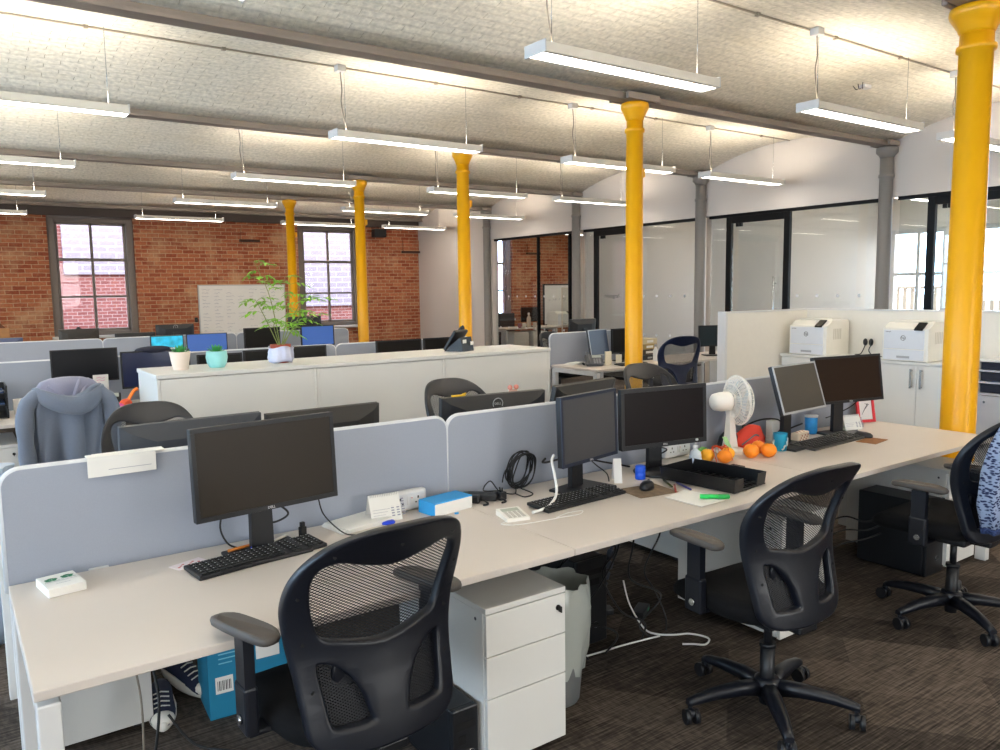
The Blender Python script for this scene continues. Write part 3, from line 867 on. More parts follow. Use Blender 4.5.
place(7.05, 8.45, 178, 'black task chair behind the beige screen of the desk by the glass wall', G_BACK)
cb_ = make_chair('dark blue mesh back task chair at the desk by the glass wall', G_BACK, blue=True)
cb_.location = (6.76, 6.12, .05); cb_.rotation_euler = (0, 0, R(-22))
for c in kids(cb_):
    pass
# armrest and seat heights as the photo shows: the foreground chair is raised
def raise_chair(root, dz):
    for c in kids(root):
        n = c.name.split('.')[0]
        if n in ('star_base', 'caster', 'gas_lift'): continue
        c.location.z += dz
raise_chair(c1, .055)
raise_chair(c3, .025)
for c in kids(c2):
    if c.name.split('.')[0] == 'armrest':
        c.location.z += .035; c.location.y += .06
for root in CH:
    for c in kids(root):
        if c.name.split('.')[0] in ('star_base', 'caster', 'gas_lift'): c.location.y -= .04
for c in kids(c1):
    if c.name.split('.')[0] == 'armrest':
        c.location.z += .052; c.location.x -= .022
        for q in kids(c):
            if q.name.startswith('arm_pad'):
                sx = 1 if sum(v.co.x for v in q.data.vertices) > 0 else -1
                a_ = R(16); q.rotation_euler.z = a_
                px, py = sx * .272, .01
                q.location.x += px - (px * math.cos(a_) - py * math.sin(a_)); q.location.y += py - (px * math.sin(a_) + py * math.cos(a_))
for c in CH[4:6]: raise_chair(c, .03)
raise_chair(CH[6], .03)
cb_.location.z = 0; raise_chair(cb_, .07)

# ================================================================== DESKS
def desk(x0, x1, yf, yb, label, group, legs=(True, True), seam_side='back'):
    """one bench desk: top between yf (seat side) and yb (screen side)"""
    t = thing('desk', label, 'desk', ((x0 + x1) / 2, (yf + yb) / 2, 0), 0, group)
    h = (x1 - x0) / 2; d = (yb - yf) / 2; lo, hi = min(-d, d), max(-d, d)
    s = 1 if yf < yb else -1
    MB().box(-h + .001, h - .001, lo, hi, .705, .73, .003).build('tabletop', desk_lam, t)
    for k, (on, x) in enumerate(zip(legs, (-h + .03, h - .03))):
        if not on: continue
        yy = -s * (abs(d) - .035)
        MB().box(x - .025, x + .025, yy - .03, yy + .03, 0, .69, .004).build('leg', white_metal, t)
        MB().box(x - .025, x + .024, lo + .04, hi - .04, .655, .70, .003).build('leg_rail', white_metal, t)
        yy = s * (abs(d) - .035)
        MB().box(x - .025, x + .025, yy - .03, yy + .03, 0, .69, .004).build('leg', white_metal, t)
    MB().box(-h + .06, h - .06, s * abs(d) * .55 - .02, s * abs(d) * .55 + .02, .66, .70, .003).build('crossbar', white_metal, t)
    return t
def screen(x0, x1, y, z0, z1, label, group, r=.055):
    h = (x1 - x0) / 2
    t = thing('divider_screen', label, 'desk screen', ((x0 + x1) / 2, y, 0), 0, group)
    pts = [(-h, z0), (h, z0)]
    for k in range(9):
        a = PI / 2 * k / 8; pts.append((h - r + r * math.cos(a), z1 - r + r * math.sin(a)))
    for k in range(9):
        a = PI / 2 + PI / 2 * k / 8; pts.append((-h + r + r * math.cos(a), z1 - r + r * math.sin(a)))
    MB().prism(pts, -.012, .012).build('panel', screen_fab, t)
    MB().tube([(p[0] * .9995, 0, p[1] - .001) for p in [pts[1]] + pts[2:] + [pts[0]]], .0125, 6).build('edge_trim', screen_trim, t)
    for x in (-h + .25, h - .25):
        MB().box(x - .03, x + .03, -.02, .02, z0 - .06, z0 + .03, .003).build('bracket', white_metal, t)
    return t
X0 = .10
names = ['left', 'middle', 'right']
near_lab = ['white bench desk in the foreground, below the wide black monitor and the white card calendar',
            'white bench desk with the letter tray and the paired monitors',
            'white bench desk with the oranges and the turquoise mug']
opp_lab = ['white bench desk behind the left divider screen, facing away', 'white bench desk behind the middle divider screen, facing away', 'white bench desk behind the screen with the fan, facing away']
for i in range(3):
    a, b = X0 + 1.6 * i, X0 + 1.6 * (i + 1)
    desk(a, b, 1.972, 2.775, near_lab[i], 'near bench desks', (i == 0, i == 2))
    desk(a, b, 3.65, 2.835, opp_lab[i], 'opposite bench desks', (i == 0, i == 2))
    screen(a + .004, b - .004, 2.805, .70, 1.082, ['grey fabric divider screen at the left with a white paper tray hooked on top', 'grey fabric divider screen behind the coiled cable and the tilted monitor', 'grey fabric divider screen behind the white fan'][i], 'near divider screens')
# row by the left windows, and its continuation by the glass wall
for i in range(3):
    a = -.05 + 1.58 * i
    desk(a, a + 1.58, 6.36, 7.15, ['white bench desk behind the hooded top, with a black phone on it', 'white bench desk hidden behind the white cabinets, under the black monitors', 'white bench desk behind the right end of the white cabinets'][i], 'left bench desks', (True, i == 2))
    desk(a, a + 1.58, 8.00, 7.21, ['far side bench desk behind the pale screen, left end', 'far side bench desk behind the pale screen, middle', 'far side bench desk behind the pale screen, right end'][i], 'left bench desks', (True, i == 2))
    screen(a + .004, a + 1.576, 7.18, .70, 1.10, ['pale grey desk screen behind the hooded top', 'pale grey desk screen behind the tall plant', 'pale grey desk screen behind the right end of the white cabinets'][i], 'left bench screens')
for i in range(4):
    a = -1.6 + 1.55 * i
    desk(a, a + 1.55, 9.35, 10.13, 'white bench desk of the farthest row, %s from the left' % ORD[i], 'far bench desks', (True, i == 3))
    desk(a, a + 1.55, 10.98, 10.19, 'white bench desk of the farthest row, window side, %s from the left' % ORD[i], 'far bench desks', (True, i == 3))
    screen(a + .004, a + 1.546, 10.16, .70, 1.105, 'pale grey screen of the farthest bench row, %s from the left' % ORD[i], 'far bench screens')
desk(5.75, 7.33, 6.30, 7.08, 'white desk by the glass wall with the tilted blue monitor and grey phone', 'desks by the glass wall', (True, False))
desk(7.335, 8.9, 6.30, 7.08, 'white desk by the glass wall behind the dark blue chair', 'desks by the glass wall', (True, True))
desk(5.75, 7.33, 7.95, 7.14, 'white desk by the glass wall, far side of the beige screen', 'desks by the glass wall', (True, True))
for i in range(1):
    screen(5.752 + 1.585 * i, 6.90 + 1.57 * i, 7.11, .70, 1.09, ['beige grey desk screen behind the grey phone by the glass wall', 'beige grey desk screen behind the stacked box files by the glass wall'][i], 'screens by the glass wall')
desk(10.3, 11.75, 14.3, 15.1, 'white office desk behind glass, in front of the far brick wall', 'office desks behind the glass', (True, True))
desk(11.76, 13.2, 14.3, 15.1, 'white office desk behind glass carrying a pale printer', 'office desks behind the glass', (True, True))

# cable umbilicals and trays under the near bench
def pedestal(x0, y0, label, group, back=False, w=.34, d=.60, h=.58):
    t = thing('pedestal', label, 'drawer unit', (x0 + w / 2, y0 + d / 2, 0), PI if back else 0, group)
    hw, hd = w / 2, d / 2
    MB().box(-hw, hw, -hd + .018, hd, .035, h - .02, .002).build('carcass', cab_white, t)
    MB().box(-hw, hw, -hd, hd, h - .02, h, .002).build('top_panel', cab_white, t)
    z = h - .024
    for k, hh in enumerate((.142, .142, .235)):
        dr = MB().box(-hw + .002, hw - .002, -hd, -hd + .017, z - hh, z, .002).build('drawer', cab_white, t)
        if k == 0:
            MB().cyl((hw - .035, -hd - .004, z - .045), (hw - .035, -hd + .001, z - .045), .010, seg=16).box(hw - .037, hw - .033, -hd - .022, -hd - .004, z - .058, z - .036, .001).build('lock', mat('lock_dark', '#33302e', .35, metal=.6), dr)
        z -= hh + .004
    MB().cyl((-hw - .001, -hd + .06, h - .05), (-hw + .002, -hd + .06, h - .05), .006, seg=12).build('cam_cover', mat('cam_dark', '#3b3b40', .5), t)
    for sx in (-1, 1):
        for sy in (-1, 1):
            MB().cyl((sx * (hw - .05) - .012, sy * (hd - .06), .018), (sx * (hw - .05) + .012, sy * (hd - .06), .018), .018, seg=14).box(sx * (hw - .05) - .016, sx * (hw - .05) + .016, sy * (hd - .06) - .016, sy * (hd - .06) + .016, .03, .036).build('castor', black_pl, t)
    return t
pedestal(1.365, 2.03, 'white three drawer pedestal under the desk beside the foreground chair', 'drawer pedestals')
pedestal(2.955, 2.03, 'white three drawer pedestal under the desk behind the middle task chair', 'drawer pedestals')
pedestal(4.485, 2.03, 'white three drawer pedestal at the right end of the bench, beside the yellow column', 'drawer pedestals')
pedestal(.19, 3.02, 'white pedestal seen from behind under the left end of the bench', 'drawer pedestals', True)
pedestal(1.80, 3.02, 'white pedestal seen from behind in the dark under the middle of the bench', 'drawer pedestals', True)
pedestal(3.40, 3.02, 'white pedestal seen from behind beyond the middle task chair', 'drawer pedestals', True)

pedestal(.03, 6.42, 'white pedestal under the desk at the left edge, below the black letter trays', 'drawer pedestals')
# white storage cabinets with the plants
CX, CY0, CY1, CZ = 1.085, 5.34, 5.93, 1.10
lab = ['white back panelled storage cabinet at the left, under the two small succulents', 'white back panelled storage cabinet in the middle, under the tall plant', 'white back panelled storage cabinet at the right, under the black phone']
for i in range(3):
    a, b = CX + 1.08 * i, CX + 1.08 * (i + 1)
    t = thing('storage_cabinet', lab[i], 'cabinet', ((a + b) / 2, (CY0 + CY1) / 2, 0), 0, 'white storage cabinets')
    h, d = .54, (CY1 - CY0) / 2
    MB().box(-h + .002, -h + .020, -d + .004, d, .06, CZ - .03).box(h - .020, h - .002, -d + .004, d, .06, CZ - .03).box(-h + .02, h - .02, -d + .03, d - .03, .06, .08).box(-h + .02, h - .02, -d + .03, d - .03, .55, .57).build('carcass', cab_white, t)
    MB().box(-h + .022, h - .022, -d + .006, -d + .02, .06, CZ - .032).build('back_panel', cab_white, t)
    for sx in (0, 1):
        dd = MB().box(-h + .004 + sx * h, sx * h - .004, d, d + .018, .065, CZ - .032, .002).build('door', cab_white, t)
        MB().box((.03 if sx else -.05), (.05 if sx else -.03), d + .018, d + .034, .6, .8, .003).build('handle', chrome, dd)
    MB().box(-h + .02, h - .02, -d + .03, d - .02, 0, .06).build('plinth', mat('plinth_grey', '#a9a9a9', .6), t)
wt = MB().box(CX - .004, CX + 3.244, CY0 - .004, CY1 + .02, CZ - .028, CZ, .003)
tag(wt.build('worktop', cab_white), 'long white top running over the storage cabinets', 'worktop')
# ================================================================== SCREENS, KEYBOARDS, PHONES
scr_black = mat('lcd_off', '#120f0d', .35, noise=.01, spec=.25)
scr_brown = mat('lcd_off_brown', '#281a10', .4, noise=.01, spec=.2)
scr_grey = mat('lcd_matte_grey', '#46464a', .45, noise=.02)
scr_blue = mat('lcd_lit_blue', '#203f86', .4, emit=hx('#4a72b4'), estr=.35)
scr_navy = mat('lcd_navy', '#0c1430', .25, emit=hx('#0a1230'), estr=.4)
silver = mat('silver_plastic', '#a6a8ac', .35)
logo_w = mat('logo_white', '#d8d8d8', .4)
def monitor(label, group, loc, rz, w, h, zb, tilt=0.0, scr=None, case=None, edge=None, logo=None, base='rect', bezel=.014, cable=True, webcam=False, back_logo=None, tag_w=False):
    """loc: foot on the desk; w, h: screen size; zb: height of the lower edge above the foot; faces local -y"""
    t = thing('monitor', label, 'monitor', loc, rz, group)
    case = case or black_pl; scr = scr or scr_black
    T = Matrix.Translation((0, 0, zb + h / 2)) @ Matrix.Rotation(-tilt, 4, 'X')
    hw, hh = w / 2, h / 2
    hs = MB()
    hs.box(-hw, hw, -.018, .008, -hh, hh, .004, T)
    hs.loft([[T @ Vector((x * k, y, z * k2)) for x, z in ((-hw, -hh), (hw, -hh), (hw, hh), (-hw, hh))] for y, k, k2 in ((.008, .99, .99), (.022, .86, .82), (.040, .55, .6))], smooth=False)
    ho = hs.build('housing', case, t)
    bz = MB()
    for x0, x1, z0, z1 in ((-hw, hw, hh - bezel, hh), (-hw, hw, -hh, -hh + bezel * 1.15), (-hw, -hw + bezel, -hh + bezel, hh - bezel), (hw - bezel, hw, -hh + bezel, hh - bezel)):
        bz.box(x0, x1, -.022, -.016, z0, z1, .001, T)
    bz.build('bezel', edge or case, t)
    MB().box(-hw + bezel, hw - bezel, -.0195, -.017, -hh + bezel, hh - bezel, 0, T).build('screen', scr, t)
    if logo:
        text_obj('logo', logo, .012, logo_w, t, T @ Matrix.Translation((0, -.0225, -hh + bezel * .58)) @ FRONT, .0003)
    if back_logo:
        ring = MB()
        BT = T @ Matrix.Translation((0, .0335, hh * .74)) @ Matrix.Rotation(PI, 4, 'Z')
        ring.tube([BT @ Vector((.026 * math.cos(a), 0, .026 * math.sin(a))) for a in [2 * PI * k / 24 for k in range(25)]], .002, 6)
        ring.build('emblem', silver, t)
        text_obj('emblem_letters', back_logo, .016, silver, t, BT @ FRONT, .0006)
    MB().box(-hw * .6, hw * .6, .030, .037, hh * .30, hh * .36, 0, T).build('vent', mat('vent_black', '#050506', .7), ho)
    # neck and foot
    p = T @ Vector((0, .03, -hh * .1))
    nk = MB()
    nk.loft([[(sx * a, yy + sy * .012, z) for sx, sy in ((-1, -1), (1, -1), (1, 1), (-1, 1))] for a, yy, z in ((.040, .062, .012), (.036, p.y + .034, p.z - .05), (.034, p.y + .020, p.z + .05))], smooth=False)
    nk.box(-.05, .05, p.y - .01, p.y + .022, p.z - .05, p.z + .05, .004)
    nk.build('stand_neck', case, t)
    if base == 'rect':
        fo = MB().box(-.125, .125, -.075, .115, 0, .013, .005)
    else:
        fo = MB().lathe([(.12, 0), (.125, .006), (.118, .014), (.06, .020), (0, .021)], (0, .02, 0), 32)
    fo.build('stand_foot', case, t)
    if webcam:
        MB().sph(T @ Vector((0, -.005, hh + .012)), .018, sc=(1.3, .8, .8)).box(-.03, .03, -.012, .014, hh - .002, hh + .006, 0, T).build('webcam', black_pl, t)
    return t
def on_desk(x, y, z=.73): return (x, y, z)
GM = 'monitors on the near desks'
monitor('wide black monitor in the left foreground above a long black keyboard', GM, on_desk(.845, 2.56), R(6), .50, .300, .163, R(3), panel_dark, None, None, 'DELL', base='rect')
monitor('squarish matte grey monitor turned aside, left of the paired screens', GM, on_desk(2.25, 2.53), R(12), .402, .30, .135, R(2), scr_grey, None, mat('blue_black', '#232a3c', .4), 'DELL', base='rect')
monitor('black thick framed monitor on a round foot, right of the paired screens', GM, on_desk(2.745, 2.55), R(-9), .50, .285, .135, R(2), mat('lcd_deep', '#120a0c', .35, spec=.25), None, None, 'DELL', base='round', bezel=.019)
monitor('silver edged grey monitor tilted far back, right of the white fan', GM, on_desk(3.765, 2.52), R(4), .43, .265, .195, R(17), mat('lcd_olive', '#46413a', .4), None, silver, None, base='rect', bezel=.010)
monitor('brown tinted black monitor at the right end of the bench, over the red photo frame', GM, on_desk(4.30, 2.55), R(-11), .535, .275, .195, R(8), scr_brown, None, None, 'DELL', base='rect')
GO = 'monitors seen from behind over the divider screens'
monitor('monitor seen from behind, leftmost over the left divider screen', GO, on_desk(.74, 3.06), PI + R(2), .52, .30, .115, R(3), case=mat('slate_plastic', '#3a3e45', .5))
monitor('monitor seen from behind, peeping out at the right of the foreground screen', GO, on_desk(1.265, 3.06), PI + R(1), .50, .30, .105, R(3), case=mat('dark_olive', '#2a2825', .5))
monitor('black monitor with a ring emblem seen from behind over the middle divider screen', GO, on_desk(2.10, 3.02), PI - R(6), .56, .32, .075, R(3), back_logo='DELL')
monitor('monitor seen from behind, mostly hidden by the matte grey screen', GO, on_desk(2.72, 3.10), PI + R(10), .50, .30, .10, R(14), case=mat('dark_olive', '#2a2825', .5))
GL = 'monitors of the left bench row'
monitor('black widescreen monitor behind the grey hooded top', GL, on_desk(.885, 6.93), R(0), .475, .262, .205, R(2), mat('lcd_ink', '#0b0b12', .35, spec=.25), None, mat('thin_black', '#0e0e14', .4), bezel=.009)
monitor('navy tinted black monitor half hidden by the left end of the white cabinets', GL, on_desk(1.40, 6.88), R(-2), .53, .30, .13, R(2), scr_navy, bezel=.012)
for k, (x, w_, dz, th) in enumerate(((1.92, .38, .07, 0), (2.33, .42, .085, 2), (2.72, .34, .095, -3))):
    monitor(['black monitor right of the turquoise pot', 'black monitor left of the wrapped plant pot', 'black monitor right of the wrapped plant pot'][k], GL, on_desk(x, 6.90), R(th), w_, .30, dz, R(2))
for k, (x, w_) in enumerate(((3.66, .50), (4.16, .44))):
    monitor(['black monitor above the cabinets between the yellow columns', 'black monitor just left of the black desk phone on the cabinets'][k], GL, on_desk(x, 6.90), R(0), w_, .30, .105, R(2))
GF = 'monitors of the farthest bench row'
desk_pic = mat('lcd_turquoise', '#1d8fae', .4, emit=hx('#2bb4cc'), estr=.7, noise=.98, scale=14)
monitor('lit monitor showing a turquoise picture behind the pale plant pot', GF, on_desk(2.14, 9.85), 0, .37, .235, .165, R(2), desk_pic, bezel=.009)
monitor('lit monitor showing a plain blue screen behind the turquoise pot', GF, on_desk(2.60, 9.85), 0, .48, .25, .155, R(2), scr_blue, bezel=.009)
monitor('black monitor with a round silver emblem seen from behind under the whiteboard', GF, on_desk(2.40, 10.55), PI, .46, .27, .235, 0, back_logo='hp')
monitor('dark monitor with a webcam seen from behind below the left window', GF, on_desk(1.34, 10.8), PI, .44, .27, .21, 0, case=mat('slate_brown', '#332d28', .5), webcam=True)
monitor('thin black monitor edge seen over the far screens left of the turquoise one', GF, on_desk(1.92, 10.5), PI, .46, .26, .16, 0)
monitor('black monitor in front of the whiteboard, left of the tall plant', GF, on_desk(3.28, 9.85), 0, .46, .26, .19, R(2))
monitor('lit blue monitor behind the leaves of the tall plant', GF, on_desk(4.02, 9.85), 0, .46, .27, .18, R(2), scr_blue)
monitor('dark monitor high behind the leaves of the tall plant', GF, on_desk(4.15, 10.6), PI, .48, .28, .27, 0)
monitor('bluish monitor edge above the pale screens at the left end', GF, on_desk(.48, 10.55), PI, .50, .27, .145, 0, case=mat('slate_blue', '#515a78', .5))
GB = 'monitors by the glass wall'
monitor('tilted squarish blue grey monitor behind the grey phone by the glass wall', GB, on_desk(6.28, 6.86), R(14), .40, .31, .09, R(10), mat('lcd_steel', '#39465e', .4), None, silver, bezel=.012)
monitor('black monitor half hidden by the second yellow column', GB, on_desk(6.72, 6.84), R(-4), .46, .30, .10, R(2))
monitor('dark monitor seen from behind above the beige screen by the glass wall', GB, on_desk(6.60, 7.50), PI + R(6), .48, .30, .20, R(6))
monitor('dark teal monitor on a slim stand behind the blue chair, beside the grey column', GB, on_desk(8.05, 6.60), R(-30), .42, .27, .12, R(4), mat('lcd_teal', '#12242c', .3))
monitor('black monitor behind the glass, against the far brick wall', 'monitor in the far glass office', on_desk(11.35, 14.75), 0, .56, .34, .12, R(2))

def keyboard(label, loc, rz, w=.445, d=.128, light_edge=False, num=True):
    t = thing('keyboard', label, 'keyboard', loc, rz, 'black keyboards')
    T = Matrix.Rotation(R(3.5), 4, 'X') @ Matrix.Translation((0, 0, .006))
    MB().box(-w / 2, w / 2, -d / 2, d / 2, -.002, .012, .004, T).build('case', mat('kb_edge_silver', '#3c3c3c', .4) if light_edge else black_pl, t)
    kk_ = [MB(), MB(), MB()]; n = 21 if num else 15; pitch = (w - .02) / n
    for r_ in range(6):
        y = -d / 2 + .014 + r_ * (d - .024) / 5.6
        x = -w / 2 + .01
        while x < w / 2 - .012:
            wd = pitch
            if r_ == 0 and -.13 < x < -.0: wd = pitch * 6
            gap = num and (abs(x - (-w / 2 + .01 + pitch * 14)) < pitch * .45 or abs(x - (-w / 2 + .01 + pitch * 17.2)) < pitch * .4)
            if not gap:
                k = kk_[0 if x < -w / 2 + .01 + pitch * 13.9 else 1 if x < -w / 2 + .01 + pitch * 17.1 else 2]
                k.box(x + .0015, min(x + wd - .0015, w / 2 - .009), y - .0062, y + .0062, .012, .0175, .0015, T, 1)
            x += wd
    for k, nm in zip(kk_, ('letter_keys', 'navigation_keys', 'number_keys')):
        if len(k.bm.verts): k.build(nm, key_pl, t)
    lg = MB()
    for r_ in range(5):
        y = -d / 2 + .014 + (r_ + 1) * (d - .024) / 5.6
        for c in range(n):
            x = -w / 2 + .01 + pitch * (c + .4)
            lg.box(x - .0014, x + .0014, y - .001, y + .003, .0176, .0178, 0, T)
    lg.build('key_legends', mat('legend', '#cfd3d8', .5), t)
    return t
keyboard('long black keyboard in front of the wide foreground monitor', on_desk(.80, 2.545), R(9), .455, .125)
keyboard('black keyboard in front of the tilted grey monitor, with a white cable over its corner', on_desk(2.115, 2.435), R(4), .46, .13)
keyboard('black keyboard with a pale front edge at the right end of the bench', on_desk(4.01, 2.475), R(3), .54, .15, True)
keyboard('small black keyboard on the desk behind the grey hooded top', on_desk(.66, 6.52), R(6), .36, .12)
def mouse(label, loc, rz, m=None):
    t = thing('computer_mouse', label, 'mouse', loc, rz, 'computer mice')
    rings = []
    for z, k in ((0, .92), (.006, 1), (.018, .95), (.028, .72), (.033, .35)):
        rings.append([(.031 * k * math.cos(a), .056 * k * math.sin(a) - z * .15, z) for a in [2 * PI * i / 20 for i in range(20)]])
    MB().loft(rings).build('shell', m or black_pl, t)
    MB().cyl((-.004, .026, .029), (.004, .026, .029), .007, seg=14).build('scroll_wheel', mat('wheel_grey', '#55565a', .5), t)
    return t
mouse('black mouse on the patterned mat beside the letter tray', on_desk(2.475, 2.385, .7335), R(-60))
mouse('black mouse beside the keyboard at the right end of the bench', on_desk(4.30, 2.44), R(20))

def desk_phone(label, loc, rz, body, group, tall=False):
    t = thing('desk_phone', label, 'telephone', loc, rz, group)
    tl = R(55 if tall else 28)
    T = Matrix.Translation((0, 0, .08 * math.sin(tl) + .003)) @ Matrix.Rotation(tl, 4, 'X')
    MB().box(-.10, .10, -.08, .12, 0, .028, .008, T).build('body', body, t)
    MB().prism([(-.07, 0), (.13, 0), (.10 if tall else .11, .12 if tall else .06)], -.085, .085, 'x').build('wedge_foot', body, t)
    MB().box(-.02, .085, .055, .105, .028, .031, .001, T).build('display', mat('phone_lcd', '#aeb4b0', .4), t)
    kp = MB()
    for i in range(4):
        for j in range(3): kp.box(-.01 + j * .03, .012 + j * .03, -.065 + i * .025, -.048 + i * .025, .028, .033, .001, T, 1)
    kp.build('keypad', mat('phone_keys', '#8e9094', .5), t)
    hb = MB().tube([T @ Vector(p) for p in smooth_pts([(-.07, -.085, .045), (-.07, -.06, .058), (-.07, .03, .064), (-.07, .10, .058), (-.07, .125, .045)])], [.0145 + .005 * abs(i / 12 - 1) for i in range(25)], 12)
    hb.build('handset', body, t)
    MB().tube([Vector((-.12 + .012 * math.cos(k * .9), -.05 + k * .0022, .012 + .010 + .010 * math.sin(k * .9))) for k in range(60)], .0025, 5).build('coiled_cord', wire_blk, t)
    return t
ph = desk_phone('black desk phone seen from behind on top of the white cabinets', (3.55, 5.66, 1.10), R(205), black_pl, 'desk phones', True)
MB().box(-.08, -.03, .128, .1295, .05, .08).box(.02, .075, .118, .1195, .07, .10).build('sticker', paper, ph)
desk_phone('grey desk phone on the end of the desk by the glass wall', on_desk(6.04, 6.66), R(-35), mat('phone_grey', '#4e5158', .5), 'desk phones')
desk_phone('small black desk phone behind the grey hooded top', on_desk(.99, 6.70), R(-10), black_pl, 'desk phones')
# ================================================================== SMALL THINGS ON THE NEAR BENCH
D = .73
def lay(name, label, cat, x, y, rz=0, z=D, group=None): return thing(name, label, cat, (x, y, z), rz, group)
blue_card = mat('blue_card', '#2b9be0', .5)
# booklet with two green drawings
t = lay('card_deck', 'small white card box with two green leaf drawings at the left end of the desk', 'card box', .232, 2.655, R(9))
MB().box(-.052, .052, -.068, .068, 0, .026, .002).build('box', paper, t)
g = MB()
for cx, cy in ((-.022, .020), (.024, .026)):
    for k in range(5):
        a = k * 1.25 + .3
        g.prism([(cx + .012 * math.cos(a) + .010 * math.cos(b) * (1 if k % 2 else .7), cy + .008 * math.sin(a) + .007 * math.sin(b)) for b in [2 * PI * i / 8 for i in range(8)]], .0261, .0264, 'z')
    g.box(cx - .02, cx + .02, cy - .017, cy - .0155, .0261, .0264)
g.build('leaf_print', mat('leaf_green_print', '#1f7a55', .6), t)
MB().box(-.044, .044, -.004, -.0025, .0261, .0263).box(-.02, .02, -.028, -.0265, .0261, .0263).build('printed_line', mat('print_grey', '#9a9aa8', .7), t)
# white paper tray hooked over the screen
t = thing('paper_tray', 'white folded paper tray hooked over the top of the left divider screen', 'paper tray', (.46, 2.785, 1.082))
MB().box(-.120, .085, -.016, -.0125, -.050, .012, .001).box(-.100, .115, .034, .038, -.05, .017, .001).box(-.120, .115, -.0135, .036, .0125, .0155).build('tray', paper, t)
MB().box(-.06, .07, -.0168, -.0161, -.030, -.0285).build('crease', mat('print_grey', '#9a9aa8', .7), t)
# papers left of the calendar
st = random.Random(3)
for k in range(3):
    o = MB().box(-.105, .105, -.075, .075, 0, .006, .0008).build('notebook', paper, None, (1.225 + k * .004, 2.695 - k * .002, D + .0062 * k), R(8 + k * 3))
    tag(o, ['white notepad at the bottom of the small pile left of the card calendar', 'white notepad in the middle of the small pile left of the card calendar', 'white notepad on top of the small pile left of the card calendar'][k], 'notepad', 'white notepads')
# tent calendar
def tent_calendar(label, x, y, rz, w, h, z=D, blot=True):
    t = lay('desk_calendar', label, 'calendar', x, y, rz, z)
    d = h * .42
    m = MB()
    m.prism([(-d, 0), (-d + .003, 0), (.0015, h - .002), (.0015, h + .002), (-.0015, h + .002)], -w / 2, w / 2, 'x')
    m.prism([(d, 0), (d - .003, 0), (-.0015, h - .002), (-.0015, h + .002), (.0015, h + .002)], -w / 2, w / 2, 'x')
    m.box(-w / 2, w / 2, -d, d, 0, .002)
    m.build('card', paper, t)
    r = MB()
    for i in range(16):
        x_ = -w / 2 + .008 + i * (w - .016) / 15
        r.tube([(x_, .006 * math.cos(a), h - .003 + .006 * math.sin(a)) for a in [2 * PI * k / 10 for k in range(11)]], .0009, 5)
    r.build('binding', silver, t)
    T = Matrix.Translation((0, -d - .0006, 0)) @ Matrix.Rotation(-math.atan2(d, h), 4, 'X')
    L_ = math.hypot(d, h)
    pr = MB()
    for i in range(7):
        for j in range(3):
            pr.box(w * .18 + j * .022, w * .18 + .012 + j * .022, -.0006, .0006, L_ * (.16 + i * .095), L_ * (.16 + i * .095) + .005, 0, T)
    for i in range(5): pr.box(-w * .42, -w * .42 + .05 + .01 * (i % 3), -.0006, .0006, L_ * (.25 + i * .10), L_ * (.25 + i * .10) + .0012, 0, T)
    pr.box(w * .10, w * .22, -.0006, .0006, L_ * .86, L_ * .90, 0, T)
    pr.build('print', mat('print_grey', '#9a9aa8', .7), t)
    return t
tent_calendar('white tent calendar card standing left of the power socket block', 1.345, 2.70, R(-6), .125, .098)
# blue pebble / mouse shaped eraser lying before the calendar
t = lay('blue_lid', 'small oval blue lid lying before the tent calendar', 'lid', 1.33, 2.635)
MB().lathe([(.022, 0), (.024, .004), (.02, .010), (0, .012)], sx=1.25, seg=24).build('lid', mat('royal_blue', '#1a3fd0', .35), t)
# socket block
def socket_block(label, x, y, rz, w=.16, group=None, z=D):
    t = lay('socket_block', label, 'power socket', x, y, rz, z, group)
    MB().box(-w / 2, w / 2, -.018, .018, .004, .086, .012, None, 3).build('housing', white_metal, t)
    MB().box(-w / 2 + .018, w / 2 - .016, -.0195, -.017, .016, .074, .001).build('plate', mat('plate_grey', '#d3d5d8', .5), t)
    h = MB()
    for cx in (-w * .26, w * .24):
        h.box(cx - .003, cx + .003, -.0205, -.0190, .050, .060).box(cx - .014, cx - .007, -.0205, -.0190, .033, .038).box(cx + .007, cx + .014, -.0205, -.0190, .033, .038)
    h.build('socket_hole', mat('hole_black', '#161616', .7), t)
    MB().box(-.012, -.002, -.0225, -.0190, .028, .062, .001).box(.004, .014, -.0225, -.0190, .028, .062, .001).build('rocker_switch', white_metal, t)
    MB().box(.007, .011, -.0228, -.0224, .054, .058).build('indicator', mat('neon_red', '#d3402c', .5), t)
    return t
socket_block('white socket block leaning on the left screen between calendar and blue box', 1.475, 2.745, R(2), .165)
socket_block('white socket block at the screen behind the hand gel bottle', 3.07, 2.755, 0, .19)
# blue and white box
t = lay('box', 'white box with a bright blue lid, right of the socket block', 'box', 1.605, 2.655, R(8))
MB().box(-.095, .095, -.05, .055, 0, .048, .002).build('carton', paper, t)
MB().box(-.097, .097, -.048, .057, .046, .053, .002).box(-.098, -.0955, -.045, .057, 0, .05).build('lid', blue_card, t)
MB().cyl((-.02, -.075, .004), (-.005, -.08, .004), .004, seg=10).build('tab', blue_card, t)
